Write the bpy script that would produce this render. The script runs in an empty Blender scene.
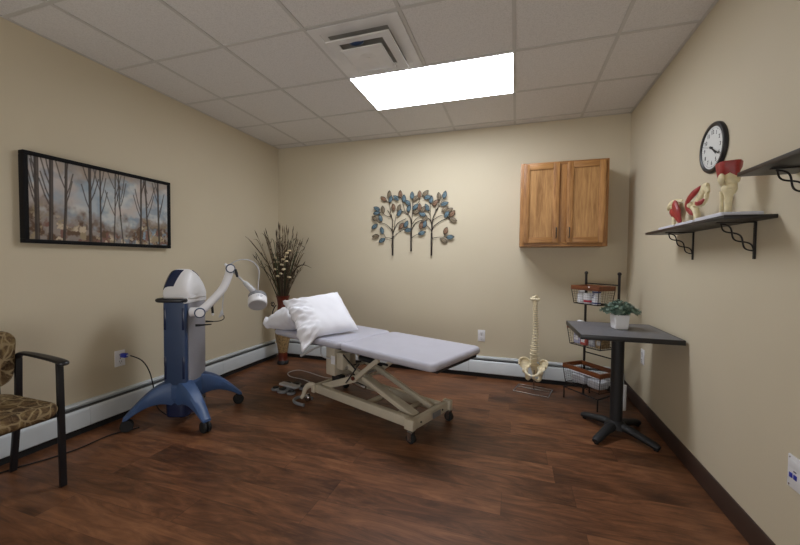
import bpy, bmesh, math, random
import numpy as np
from mathutils import Vector, Matrix, Euler
random.seed(7)
rng = np.random.default_rng(11)
PI = math.pi
COL = bpy.context.scene.collection
# ------------------------------------------------------------------ room constants
XL, XR, YB, YF, H = -2.887, 1.001, 3.895, -1.5, 2.622
CZ = 1.2172

# ------------------------------------------------------------------ materials
def lin(c):
    if isinstance(c, str):
        c = c.lstrip('#'); c = [int(c[i:i+2], 16)/255 for i in (0, 2, 4)]
    return tuple((x/12.92 if x <= .04045 else ((x+.055)/1.055)**2.4) for x in c) + (1.0,)

class NT:
    def __init__(s, m):
        s.nt = m.node_tree; s.n = s.nt.nodes; s.l = s.nt.links
    def add(s, t, **kw):
        nd = s.n.new(t)
        for k, v in kw.items(): setattr(nd, k, v)
        return nd
    def link(s, a, b): s.l.new(a, b)
    def math(s, op, a, b=None, c=None):
        nd = s.add('ShaderNodeMath', operation=op)
        for i, v in enumerate((a, b, c)):
            if v is None: continue
            if isinstance(v, (int, float)): nd.inputs[i].default_value = v
            else: s.link(v, nd.inputs[i])
        return nd.outputs[0]
    def mix(s, fac, a, b, blend='MIX'):
        nd = s.add('ShaderNodeMix', data_type='RGBA', blend_type=blend)
        for i, v in ((0, fac), (6, a), (7, b)):
            if isinstance(v, (int, float)): nd.inputs[i].default_value = v
            elif isinstance(v, tuple): nd.inputs[i].default_value = v
            else: s.link(v, nd.inputs[i])
        return nd.outputs[2]
    def ramp(s, fac, stops):
        nd = s.add('ShaderNodeValToRGB'); e = nd.color_ramp.elements
        while len(e) < len(stops): e.new(.5)
        for el, (p, c) in zip(e, stops): el.position = p; el.color = c
        s.link(fac, nd.inputs[0]); return nd.outputs[0]
    def noise(s, vec, scale, detail=2, rough=.5, dist=0.):
        nd = s.add('ShaderNodeTexNoise')
        nd.inputs['Scale'].default_value = scale; nd.inputs['Detail'].default_value = detail
        nd.inputs['Roughness'].default_value = rough; nd.inputs['Distortion'].default_value = dist
        if vec is not None: s.link(vec, nd.inputs['Vector'])
        return nd.outputs[0]
    def mapping(s, vec, scale=(1, 1, 1), loc=(0, 0, 0), rot=(0, 0, 0)):
        nd = s.add('ShaderNodeMapping')
        nd.inputs['Scale'].default_value = scale; nd.inputs['Location'].default_value = loc; nd.inputs['Rotation'].default_value = rot
        s.link(vec, nd.inputs['Vector']); return nd.outputs[0]

def mat(name, col, rough=.5, metal=0., var=.08, vscale=9., bump=0., bscale=120., spec=.5, alpha=1., trans=0., coat=0.):
    m = bpy.data.materials.new(name); m.use_nodes = True
    t = NT(m); b = t.n['Principled BSDF']
    c = lin(col)
    tc = t.add('ShaderNodeTexCoord').outputs['Object']
    if var:
        f = t.noise(tc, vscale, 3)
        lo = tuple(x*(1-var) for x in c[:3])+(1,); hi = tuple(min(1, x*(1+var)) for x in c[:3])+(1,)
        t.link(t.ramp(f, [(.3, lo), (.7, hi)]), b.inputs['Base Color'])
    else: b.inputs['Base Color'].default_value = c
    b.inputs['Roughness'].default_value = rough; b.inputs['Metallic'].default_value = metal
    b.inputs['Specular IOR Level'].default_value = spec; b.inputs['Alpha'].default_value = alpha
    b.inputs['Transmission Weight'].default_value = trans; b.inputs['Coat Weight'].default_value = coat
    if bump:
        bp = t.add('ShaderNodeBump'); bp.inputs['Strength'].default_value = bump; bp.inputs['Distance'].default_value = .002
        t.link(t.noise(tc, bscale, 2), bp.inputs['Height']); t.link(bp.outputs[0], b.inputs['Normal'])
    return m

def mat_wood(name, dark, light, axis='Z', scale=1., rough=.45):
    m = bpy.data.materials.new(name); m.use_nodes = True
    t = NT(m); b = t.n['Principled BSDF']
    tc = t.add('ShaderNodeTexCoord').outputs['Object']
    sc = {'Z': (30*scale, 30*scale, 2.2*scale), 'X': (2.2*scale, 30*scale, 30*scale), 'Y': (30*scale, 2.2*scale, 30*scale)}[axis]
    v = t.mapping(tc, sc)
    n1 = t.noise(v, 1.0, 4, .6, .6); n2 = t.noise(v, 5.0, 2, .5)
    f = t.math('ADD', t.math('MULTIPLY', n1, .7), t.math('MULTIPLY', n2, .3))
    t.link(t.ramp(f, [(.36, lin(dark)), (.62, lin(light))]), b.inputs['Base Color'])
    b.inputs['Roughness'].default_value = rough
    bp = t.add('ShaderNodeBump'); bp.inputs['Strength'].default_value = .15; bp.inputs['Distance'].default_value = .001
    t.link(f, bp.inputs['Height']); t.link(bp.outputs[0], b.inputs['Normal'])
    return m

def mat_floor():
    m = bpy.data.materials.new('plank_floor'); m.use_nodes = True
    t = NT(m); b = t.n['Principled BSDF']
    tc = t.add('ShaderNodeTexCoord').outputs['Object']
    sp = t.add('ShaderNodeSeparateXYZ'); t.link(tc, sp.inputs[0])
    x, y = sp.outputs[0], sp.outputs[1]
    W, L = .178, 1.22
    yr = t.math('ADD', t.math('DIVIDE', y, W), .12)
    row = t.math('FLOOR', yr); fy = t.math('FRACT', yr)
    wn = t.add('ShaderNodeTexWhiteNoise', noise_dimensions='1D'); t.link(row, wn.inputs['W'])
    xo = t.math('ADD', t.math('DIVIDE', x, L), t.math('MULTIPLY', wn.outputs[0], 7.3))
    col = t.math('FLOOR', xo); fx = t.math('FRACT', xo)
    cb = t.add('ShaderNodeCombineXYZ'); t.link(row, cb.inputs[0]); t.link(col, cb.inputs[1])
    w2 = t.add('ShaderNodeTexWhiteNoise', noise_dimensions='2D'); t.link(cb.outputs[0], w2.inputs['Vector'])
    tone = w2.outputs[0]
    # per-plank grain offset
    off = t.add('ShaderNodeVectorMath', operation='MULTIPLY_ADD')
    t.link(w2.outputs[1], off.inputs[0]); off.inputs[1].default_value = (13, 17, 0); t.link(tc, off.inputs[2])
    g1 = t.noise(t.mapping(off.outputs[0], (1.1, 5.5, 1)), 2.0, 6, .66, 2.4)
    g2 = t.noise(t.mapping(off.outputs[0], (2.0, 60, 1)), 2.0, 4, .6, .4)
    blot = t.noise(t.mapping(off.outputs[0], (1.2, 2.6, 1)), 1.7, 3, .55, .8)
    f = t.math('ADD', t.math('ADD', t.math('MULTIPLY', g1, .52), t.math('MULTIPLY', g2, .16)),
               t.math('ADD', t.math('MULTIPLY', blot, .34), t.math('MULTIPLY', t.math('SUBTRACT', tone, .5), .11)))
    c = t.ramp(f, [(.30, lin('#301c10')), (.44, lin('#543521')), (.55, lin('#6f482f')), (.70, lin('#8e6040'))])
    # knots
    vo = t.add('ShaderNodeTexVoronoi'); vo.inputs['Scale'].default_value = 1.0; vo.inputs['Randomness'].default_value = 1.
    t.link(t.mapping(off.outputs[0], (1.7, 3.1, 1)), vo.inputs['Vector'])
    kd = t.math('ADD', vo.outputs['Distance'], t.math('MULTIPLY', t.math('SUBTRACT', g1, .5), .28))
    kn = t.ramp(kd, [(.04, (1, 1, 1, 1)), (.27, (0, 0, 0, 1))])
    c = t.mix(t.math('MULTIPLY', kn, .8), c, lin('#2e190f'))
    ex = t.math('MINIMUM', fx, t.math('SUBTRACT', 1., fx)); ey = t.math('MINIMUM', fy, t.math('SUBTRACT', 1., fy))
    e = t.math('MAXIMUM', t.math('LESS_THAN', ex, .0016), t.math('LESS_THAN', ey, .010))
    c = t.mix(t.math('MULTIPLY', e, .3), c, lin('#1a0d08'))
    t.link(c, b.inputs['Base Color'])
    t.link(t.ramp(g2, [(.3, (.36,)*3+(1,)), (.7, (.50,)*3+(1,))]), b.inputs['Roughness'])
    b.inputs['Specular IOR Level'].default_value = .35
    bp = t.add('ShaderNodeBump'); bp.inputs['Strength'].default_value = .12; bp.inputs['Distance'].default_value = .002
    t.link(t.math('SUBTRACT', g2, e), bp.inputs['Height']); t.link(bp.outputs[0], b.inputs['Normal'])
    return m

def mat_wall():
    m = bpy.data.materials.new('beige_wall_paint'); m.use_nodes = True
    t = NT(m); b = t.n['Principled BSDF']
    tc = t.add('ShaderNodeTexCoord').outputs['Object']
    f = t.noise(tc, 1.1, 3)
    t.link(t.ramp(f, [(.3, lin('#c6bba2')), (.7, lin('#cbc0a8'))]), b.inputs['Base Color'])
    b.inputs['Roughness'].default_value = .62; b.inputs['Specular IOR Level'].default_value = .25
    bp = t.add('ShaderNodeBump'); bp.inputs['Strength'].default_value = .18; bp.inputs['Distance'].default_value = .002
    t.link(t.noise(tc, 90, 3, .6), bp.inputs['Height']); t.link(bp.outputs[0], b.inputs['Normal'])
    return m

def mat_ceiling():
    m = bpy.data.materials.new('acoustic_tile'); m.use_nodes = True
    t = NT(m); b = t.n['Principled BSDF']
    tc = t.add('ShaderNodeTexCoord').outputs['Object']
    f = t.noise(tc, 160, 3, .6); g = t.noise(tc, .9, 2)
    c = t.ramp(f, [(.36, lin('#cfccc7')), (.55, lin('#dedbd7'))])
    c = t.mix(t.math('MULTIPLY', g, .2), c, lin('#d0cdc8'))
    t.link(c, b.inputs['Base Color']); b.inputs['Roughness'].default_value = .95; b.inputs['Specular IOR Level'].default_value = .1
    bp = t.add('ShaderNodeBump'); bp.inputs['Strength'].default_value = .3; bp.inputs['Distance'].default_value = .003
    t.link(f, bp.inputs['Height']); t.link(bp.outputs[0], b.inputs['Normal'])
    return m

def mat_upholstery():
    m = bpy.data.materials.new('leaf_pattern_fabric'); m.use_nodes = True
    t = NT(m); b = t.n['Principled BSDF']
    tc = t.add('ShaderNodeTexCoord').outputs['Object']
    w = t.add('ShaderNodeTexWave', wave_type='BANDS', bands_direction='DIAGONAL'); w.inputs['Scale'].default_value = 5.5
    w.inputs['Distortion'].default_value = 9; w.inputs['Detail'].default_value = 2.2; w.inputs['Detail Scale'].default_value = 2.2
    t.link(t.mapping(tc, (1, 1.3, 1.2)), w.inputs['Vector'])
    n = t.noise(tc, 11, 3, .6, 1.5); fine = t.noise(tc, 300, 1)
    c = t.ramp(n, [(.38, lin('#4a3a29')), (.50, lin('#6a553c')), (.62, lin('#86724f'))])
    k = t.ramp(w.outputs[1], [(.44, (0, 0, 0, 1)), (.50, (1, 1, 1, 1)), (.56, (0, 0, 0, 1))])
    c = t.mix(t.math('MULTIPLY', k, .6), c, lin('#b8a47f'))
    vo = t.add('ShaderNodeTexVoronoi', feature='DISTANCE_TO_EDGE'); vo.inputs['Scale'].default_value = 13.
    dv = t.add('ShaderNodeVectorMath', operation='MULTIPLY_ADD'); nz = t.add('ShaderNodeTexNoise'); nz.inputs['Scale'].default_value = 7.; t.link(tc, nz.inputs['Vector'])
    t.link(nz.outputs[1], dv.inputs[0]); dv.inputs[1].default_value = (.16, .16, .16); t.link(t.mapping(tc, (.7, 1.5, 1.2), rot=(.4, .3, .6)), dv.inputs[2])
    t.link(dv.outputs[0], vo.inputs['Vector'])
    vk = t.ramp(vo.outputs['Distance'], [(.03, (1, 1, 1, 1)), (.085, (0, 0, 0, 1))])
    c = t.mix(t.math('MULTIPLY', vk, .7), c, lin('#ad9a76'))
    c = t.mix(t.math('MULTIPLY', fine, .25), c, lin('#2a2018'))
    t.link(c, b.inputs['Base Color']); b.inputs['Roughness'].default_value = .9; b.inputs['Specular IOR Level'].default_value = .15
    return m

def mat_vertex(name, attr='Col', rough=.6):
    m = bpy.data.materials.new(name); m.use_nodes = True
    t = NT(m); b = t.n['Principled BSDF']
    a = t.add('ShaderNodeVertexColor', layer_name=attr)
    t.link(a.outputs[0], b.inputs['Base Color']); b.inputs['Roughness'].default_value = rough
    b.inputs['Specular IOR Level'].default_value = .2
    return m

def mat_emit(name, col, strength):
    m = bpy.data.materials.new(name); m.use_nodes = True
    t = NT(m); b = t.n['Principled BSDF']
    tc = t.add('ShaderNodeTexCoord').outputs['Object']
    f = t.noise(tc, 300, 1)
    t.link(t.ramp(f, [(.2, tuple(x*.97 for x in col)+(1,)), (.8, tuple(col)+(1,))]), b.inputs['Emission Color'])
    b.inputs['Emission Strength'].default_value = strength; b.inputs['Base Color'].default_value = (.8, .8, .8, 1)
    return m

M = dict(
    floor=mat_floor(), wall=mat_wall(), ceil=mat_ceiling(), uphol=mat_upholstery(),
    grid=mat('ceiling_grid_metal', '#c3c0ba', .6, var=.03),
    lamp=mat_emit('diffuser_glow', (.925, .965, 1.05), 17.8),
    lampframe=mat('white_enamel', '#dcdcd8', .4, var=.02),
    vent=mat('vent_white_metal', '#dcdad6', .5, var=.10, vscale=4),
    ventdark=mat('vent_throat_shade', '#8d8982', .7),
    black=mat('black_satin', '#17171a', .38, var=.1),
    frameblack=mat('black_frame_paint', '#121214', .7, var=.1, spec=.2),
    blackmat=mat('black_powder_coat', '#1b1b1d', .6, var=.12),
    blackrub=mat('black_rubber', '#131314', .75),
    iron=mat('dark_wrought_iron', '#1c1716', .5, .3),
    brownbase=mat('dark_brown_vinyl', '#3a2820', .5),
    heater=mat('heater_enamel', '#c3c9cc', .38, var=.03),
    heaterdark=mat('heater_slot_dark', '#4a4a4a', .8),
    white=mat('white_plastic', '#e2e2e4', .35, var=.03),
    whitematte=mat('white_matte', '#dedee0', .6, var=.03),
    blue=mat('blue_plastic', '#3c5680', .42, var=.06),
    bluedark=mat('dark_blue_plastic', '#2c3f60', .42, var=.06),
    silver=mat('silver_grey_panel', '#9a9ba4', .42, .15, var=.04),
    screen=mat('dark_blue_screen', '#1d2746', .22, var=.05),
    grey=mat('grey_plastic', '#7c7e82', .5),
    lightgrey=mat('light_grey_cable', '#b0b0b2', .5),
    vinyl=mat('grey_vinyl', '#b2b2bd', .42, var=.03, bump=.15, bscale=260),
    board=mat('black_pad_board', '#222023', .6),
    bedframe=mat('beige_enamel_steel', '#c2b9a6', .45, var=.06),
    chrome=mat('chrome', '#b9b9bb', .2, .95, var=.03),
    cotton=mat('white_cotton', '#e9eaf0', .9, var=.02, bump=.1, bscale=60, spec=.1),
    oakv=mat_wood('oak_vertical', '#7f5328', '#b3834e', 'Z'),
    oakh=mat_wood('oak_horizontal', '#7f5328', '#b0804a', 'X'),
    oakdoor=mat_wood('oak_panel', '#855c31', '#b98c57', 'Z', .9),
    rimwood=mat_wood('brown_rim_wood', '#5a2f16', '#7c4724', 'X', 1.4),
    shelf=mat_wood('espresso_shelf', '#151212', '#201b1b', 'Y', .8, .4),
    tabletop=mat('charcoal_laminate', '#68686c', .45, var=.10, vscale=60),
    paper=mat('clock_face_white', '#d9dad6', .6, var=.01),
    ink=mat('black_ink', '#1a1a1c', .6, var=0),
    bone=mat('bone_ivory', '#d8cba3', .5, var=.12, vscale=40, bump=.15, bscale=90),
    bonew=mat('spine_ivory', '#dccfae', .5, var=.12, vscale=40),
    muscle=mat('muscle_red', '#982e2b', .42, var=.2, vscale=40, bump=.2, bscale=70),
    modelbase=mat('model_stand_white', '#d2d4dd', .4, var=.02),
    leafblue=mat('leaf_blue', '#586f78', .6, .0, var=.3, vscale=40),
    leaftan=mat('leaf_tan', '#7b6e58', .6, .0, var=.25, vscale=40),
    leaforange=mat('leaf_copper', '#80624a', .6, .0, var=.25, vscale=40),
    branch=mat('dark_bronze', '#2a201b', .5, .3),
    rust=mat('rust_red_glaze', '#5c2213', .35, var=.2, vscale=20),
    crackle=mat('crackled_tan_glaze', '#8f7650', .45, var=.5, vscale=60),
    stem=mat('dried_grass_brown', '#5a4a33', .8, var=.25, vscale=25),
    stemdark=mat('dried_grass_dark', '#392c20', .8, var=.2, vscale=25),
    stemgreen=mat('dull_green_blade', '#46543a', .7, var=.2, vscale=25),
    blossom=mat('cream_blossom', '#d3c3a0', .8, var=.1),
    foliage=mat('grey_green_leaf', '#75897a', .6, var=.25, vscale=50),
    foliage2=mat('dark_green_leaf', '#4f6656', .6, var=.25, vscale=50),
    soil=mat('moss_filler', '#3c3a2a', .95, var=.3, vscale=60),
    wire=mat('dark_basket_wire', '#231a16', .5, .4),
    red=mat('label_red', '#a3243a', .5),
    labelblue=mat('label_blue', '#2c3e78', .5),
    cloud=mat('clear_bag_plastic', '#c9cbd2', .25, var=.1, vscale=30, alpha=.85),
    jackblue=mat('blue_data_jack', '#2434a0', .4),
    cardred=mat('packet_red', '#b4564c', .5), cardgrey=mat('packet_grey', '#8c8d92', .5), cardblue=mat('packet_lilac', '#a9abc4', .5),
)

# ------------------------------------------------------------------ mesh builder
class MB:
    def __init__(s): s.v = []; s.f = []; s.sm = []
    def add(s, vs, fs, smooth=True, mtx=None):
        o = len(s.v)
        for p in vs:
            p = Vector(p); s.v.append(tuple(mtx @ p) if mtx is not None else tuple(p))
        s.f += [tuple(i+o for i in f) for f in fs]; s.sm += [smooth]*len(fs); return s
    def from_bm(s, bm, smooth=False, mtx=None):
        bm.verts.index_update()
        s.add([v.co.copy() for v in bm.verts], [[v.index for v in f.verts] for f in bm.faces], smooth, mtx); bm.free(); return s
    def box(s, c, size, bev=0., mtx=None, seg=2):
        bm = bmesh.new(); bmesh.ops.create_cube(bm, size=1)
        for v in bm.verts: v.co = Vector((v.co.x*size[0], v.co.y*size[1], v.co.z*size[2]))
        if bev: bmesh.ops.bevel(bm, geom=list(bm.edges), offset=min(bev, min(size)*.45), segments=seg, affect='EDGES', profile=.5)
        m = Matrix.Translation(c)
        return s.from_bm(bm, bool(bev) and False, (mtx @ m) if mtx is not None else m)
    def bx(s, x0, x1, y0, y1, z0, z1, bev=0., mtx=None):
        return s.box(((x0+x1)/2, (y0+y1)/2, (z0+z1)/2), (x1-x0, y1-y0, z1-z0), bev, mtx)
    def bar(s, a, b, w, h, bev=0., up=(0, 0, 1)):
        a, b = Vector(a), Vector(b); d = b-a; z = d.normalized(); u = Vector(up)
        x = u.cross(z)
        if x.length < 1e-4: x = Vector((1, 0, 0))
        x.normalize(); y = z.cross(x)
        m = Matrix((x, y, z)).transposed().to_4x4(); m.translation = (a+b)/2
        bm = bmesh.new(); bmesh.ops.create_cube(bm, size=1)
        for v in bm.verts: v.co = Vector((v.co.x*w, v.co.y*h, v.co.z*d.length))
        if bev: bmesh.ops.bevel(bm, geom=list(bm.edges), offset=bev, segments=2, affect='EDGES', profile=.5)
        return s.from_bm(bm, False, m)
    def tube(s, pts, r, n=8, cap=True, smooth_path=0, flat=1., up=None):
        pts = [Vector(p) for p in pts]
        rs = list(r) if hasattr(r, '__len__') else [r]*len(pts)
        if smooth_path:
            pts, rs = spline(pts, rs, smooth_path)
        N = len(pts); vs = []; fs = []
        t0 = (pts[1]-pts[0]).normalized()
        ref = Vector(up) if up is not None else (Vector((0, 0, 1)) if abs(t0.z) < .9 else Vector((1, 0, 0)))
        x = (ref - t0*ref.dot(t0)).normalized()
        for i, p in enumerate(pts):
            t = (pts[min(i+1, N-1)]-pts[max(i-1, 0)]).normalized()
            x = (x - t*x.dot(t)).normalized(); y = t.cross(x)
            for k in range(n):
                a = 2*PI*k/n; vs.append(p + (x*math.cos(a) + y*math.sin(a)*flat)*rs[i])
        for i in range(N-1):
            for k in range(n):
                k2 = (k+1) % n; fs.append((i*n+k, i*n+k2, (i+1)*n+k2, (i+1)*n+k))
        if cap: fs += [tuple(range(n-1, -1, -1)), tuple((N-1)*n+k for k in range(n))]
        return s.add(vs, fs, True)
    def lathe(s, prof, n=24, mtx=None, smooth=True, cap=True):
        vs = []; fs = []
        for r, z in prof:
            for k in range(n):
                a = 2*PI*k/n; vs.append((r*math.cos(a), r*math.sin(a), z))
        for i in range(len(prof)-1):
            for k in range(n):
                k2 = (k+1) % n; fs.append((i*n+k, i*n+k2, (i+1)*n+k2, (i+1)*n+k))
        if cap: fs += [tuple(range(n-1, -1, -1)), tuple((len(prof)-1)*n+k for k in range(n))]
        return s.add(vs, fs, smooth, mtx)
    def cyl(s, a, b, r, n=16, bev=0.):
        a, b = Vector(a), Vector(b); L = (b-a).length
        q = Vector((0, 0, 1)).rotation_difference((b-a).normalized()).to_matrix().to_4x4(); q.translation = a
        pr = [(r, 0), (r, L)] if not bev else [(r-bev, 0), (r, bev), (r, L-bev), (r-bev, L)]
        return s.lathe(pr, n, q)
    def ball(s, c, r, n=12, sc=(1, 1, 1), mtx=None):
        bm = bmesh.new(); bmesh.ops.create_uvsphere(bm, u_segments=n, v_segments=max(6, n*2//3), radius=1)
        m = Matrix.Translation(c) @ Matrix.Diagonal((r*sc[0], r*sc[1], r*sc[2], 1))
        return s.from_bm(bm, True, (mtx @ m) if mtx is not None else m)
    def slab(s, x0, x1, y0, y1, z0, z1, cr, er, n=6, mtx=None):
        """rounded-corner cushion: corner radius cr, rolled edge er"""
        cx, cy, hx, hy = (x0+x1)/2, (y0+y1)/2, (x1-x0)/2, (y1-y0)/2
        lay = []
        for i in range(n+1): a = PI/2*i/n; lay.append((er*(1-math.sin(a)), z0+er*(1-math.cos(a))))
        for i in range(n+1): a = PI/2*i/n; lay.append((er*(1-math.cos(a)), z1-er*(1-math.sin(a))))
        vs = []; fs = []; k = 0
        for ins, z in lay:
            r = max(cr-ins, .002); ring = []
            for q, (sx, sy) in enumerate(((1, 1), (-1, 1), (-1, -1), (1, -1))):
                for j in range(n+1):
                    a = PI/2*(q + j/n)
                    ring.append((cx+sx*(hx-ins-r)+r*math.cos(a), cy+sy*(hy-ins-r)+r*math.sin(a), z))
            vs += ring; k = len(ring)
        for i in range(len(lay)-1):
            for j in range(k): fs.append((i*k+j, i*k+(j+1) % k, (i+1)*k+(j+1) % k, (i+1)*k+j))
        fs += [tuple(range(k-1, -1, -1)), tuple((len(lay)-1)*k+j for j in range(k))]
        return s.add(vs, fs, True, mtx)
    def prism(s, poly, y0, y1, mtx=None, smooth=False):
        """poly of (x,z) extruded along y"""
        n = len(poly); vs = [(p[0], y0, p[1]) for p in poly]+[(p[0], y1, p[1]) for p in poly]
        fs = [(i, (i+1) % n, n+(i+1) % n, n+i) for i in range(n)]+[tuple(range(n-1, -1, -1)), tuple(range(n, 2*n))]
        return s.add(vs, fs, smooth, mtx)
    def grid(s, fn, nu, nv, smooth=True, closed=False):
        vs = [fn(i/(nu-1), j/(nv-1)) for i in range(nu) for j in range(nv)]
        fs = [(i*nv+j, (i+1)*nv+j, (i+1)*nv+j+1, i*nv+j+1) for i in range(nu-1) for j in range(nv-1)]
        return s.add(vs, fs, smooth)
    def mesh(s, name):
        me = bpy.data.meshes.new(name); me.from_pydata([tuple(v) for v in s.v], [], s.f)
        bm = bmesh.new(); bm.from_mesh(me)
        bmesh.ops.recalc_face_normals(bm, faces=bm.faces); bm.to_mesh(me); bm.free()
        me.polygons.foreach_set('use_smooth', s.sm); me.update()
        return me
    def build(s, name, m, parent=None, loc=(0, 0, 0), rot=(0, 0, 0), sharp=35):
        me = s.mesh(name); me.materials.append(m)
        try: me.set_sharp_from_angle(angle=math.radians(sharp))
        except Exception: pass
        o = bpy.data.objects.new(name, me); COL.objects.link(o); o.location = loc; o.rotation_euler = rot
        if parent is not None: o.parent = parent
        return o

def spline(pts, rs, k):
    P = []; R = []; N = len(pts)
    for i in range(N-1):
        p0, p1, p2, p3 = pts[max(i-1, 0)], pts[i], pts[i+1], pts[min(i+2, N-1)]
        for j in range(k):
            t = j/k
            P.append(.5*((2*p1)+(p2-p0)*t+(2*p0-5*p1+4*p2-p3)*t*t+(3*p1-p0-3*p2+p3)*t**3)); R.append(rs[i]+(rs[i+1]-rs[i])*t)
    P.append(pts[-1]); R.append(rs[-1]); return P, R

def tag(o, label=None, cat=None, group=None, kind=None):
    if label: o['label'] = label
    if cat: o['category'] = cat
    if group: o['group'] = group
    if kind: o['kind'] = kind
    return o
def thing(name, label, cat, loc=(0, 0, 0), rz=0., group=None):
    o = bpy.data.objects.new(name, None); COL.objects.link(o); o.location = loc; o.rotation_euler = (0, 0, rz)
    o.empty_display_size = .1
    return tag(o, label, cat, group)
def copy_tree(o, parent=None):
    c = o.copy(); COL.objects.link(c); c.parent = parent
    for ch in list(o.children): copy_tree(ch, c)
    return c
def part(o, label): o['label'] = label; return o
def text(name, s, size, m, parent, mtx, depth=.0004, align='CENTER'):
    cu = bpy.data.curves.new(name, 'FONT'); cu.body = s; cu.size = size; cu.align_x = align; cu.align_y = 'CENTER'; cu.extrude = depth
    ob = bpy.data.objects.new(name+'_src', cu); COL.objects.link(ob)
    bpy.context.view_layer.update()
    me = bpy.data.meshes.new_from_object(ob.evaluated_get(bpy.context.evaluated_depsgraph_get()))
    bpy.data.objects.remove(ob); bpy.data.curves.remove(cu)
    me.name = name; me.materials.clear(); me.materials.append(m); me.transform(mtx)
    o = bpy.data.objects.new(name, me); COL.objects.link(o); o.parent = parent
    return o
def struct(o): o['kind'] = 'structure'; return o

# ------------------------------------------------------------------ room shell
T = .1
struct(MB().bx(XL-T, XR+T, YF-T, YB+T, -.1, 0).build('floor', M['floor']))
struct(MB().bx(XL-T, XR+T, YF-T, YB+T, H, H+.1).build('ceiling', M['ceil']))
struct(MB().bx(XL-T, XL, YF, YB, 0, H).build('wall_left', M['wall']))
struct(MB().bx(XR, XR+T, YF, YB, 0, H).build('wall_right', M['wall']))
struct(MB().bx(XL-T, XR+T, YB, YB+T, 0, H).build('wall_back', M['wall']))
struct(MB().bx(XL-T, XR+T, YF-T, YF, 0, H).build('wall_front', M['wall']))
b = MB(); b.prism([(XR, 0), (XR-.012, 0), (XR-.012, .092), (XR-.006, .106), (XR, .108)], YF, YB); struct(b.build('baseboard_right', M['brownbase']))
# ceiling grid (T-bars and wall angle) on the 2 ft module
S = .6096; GX0 = -2.475; GY0 = 3.158
b = MB(); hw = .011
for i in range(6):
    x = GX0+i*S; b.bx(x-hw, x+hw, YF, YB, H-.005, H-.0005)
for j in range(-1, 8):
    y = GY0-j*S
    if y > YF: b.bx(XL, XR, y-hw, y+hw, H-.0045, H-.0005)
for q in ((XL, XL+.018, YF, YB), (XR-.018, XR, YF, YB), (XL, XR, YB-.018, YB), (XL, XR, YF, YF+.018)):
    b.bx(*q, H-.004, H-.0005)
struct(b.build('trim_1', M['grid']))

# ------------------------------------------------------------------ ceiling light
lx0, lx1, ly0, ly1 = GX0+2*S+.002, GX0+4*S-.002, GY0-S-.004, GY0-.004
t = thing('ceiling_light', 'glowing white rectangular fluorescent troffer set in the tiled ceiling', 'ceiling light', ((lx0+lx1)/2, (ly0+ly1)/2, H-.004))
ax, ay = (lx1-lx0)/2, (ly1-ly0)/2
b = MB()
for q in ((-ax, ax, -ay, -ay+.008), (-ax, ax, ay-.014, ay), (-ax, -ax+.014, -ay+.008, ay-.014), (ax-.008, ax, -ay+.008, ay-.014)): b.bx(*q, -.0075, .003, .001)
b.build('frame', M['lampframe'], t)
MB().bx(-ax+.0145, ax-.0085, -ay+.0085, ay-.0145, -.009, .002, .003).build('diffuser', M['lamp'], t)

# ------------------------------------------------------------------ ceiling vent
vc = (GX0+2.5*S, GY0-1.5*S)
t = thing('ceiling_vent', 'white square stepped ceiling air diffuser with a grey plate for its shaded throat, beside the light', 'air vent', (vc[0], vc[1], H-.006), 0)
def cone_ring(b, r0, z0, r1, z1, th=.004):
    vs = []; fs = []
    for r, z in ((r0, z0), (r1, z1), (r1, z1-th), (r0, z0-th)):
        vs += [(-r, -r, z), (r, -r, z), (r, r, z), (-r, r, z)]
    for i in range(4):
        for k in range(4): fs.append((i*4+k, i*4+(k+1) % 4, ((i+1) % 4)*4+(k+1) % 4, ((i+1) % 4)*4+k))
    return b.add(vs, fs, False)
b = MB(); cone_ring(b, .292, .0, .235, .0); cone_ring(b, .238, .004, .20, .004); b.build('face_frame', M['vent'], t)
MB().bx(-.2, .2, -.2, .2, .0025, .0045).build('throat', M['ventdark'], t)  # flat plate, its grey stands for the shade of a deep recess
b = MB(); cone_ring(b, .212, -.040, .148, -.026, .005); cone_ring(b, .212, -.036, .206, -.030, .004); b.build('outer_cone', M['vent'], t)
b = MB(); b.bx(-.138, .138, -.138, .138, -.062, -.057, .002); cone_ring(b, .140, -.063, .118, -.046); b.build('inner_panel', M['vent'], t)
b = MB(); b.cyl((0, -.02, -.0625), (0, -.02, -.0645), .055, 24); b.cyl((0, -.02, -.064), (0, -.02, -.069), .012, 12); b.bx(-.045, .045, .045, .10, -.0645, -.0625); b.build('centre_plate', M['vent'], t)
b = MB(); b.ball((-.03, -.135, -.022), .05, 12, (1.0, .5, .42)); part(b.build('damper', M['bluedark'], t), 'dark blue damper inside the vent')
for sx in (-1, 1):
    for sy in (-1, 1): b = MB(); b.cyl((sx*.09, .07+sy*.03, .003), (sx*.09, .07+sy*.03, -.0565), .005, 6); b.build('hanger', M['vent'], t)

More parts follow.
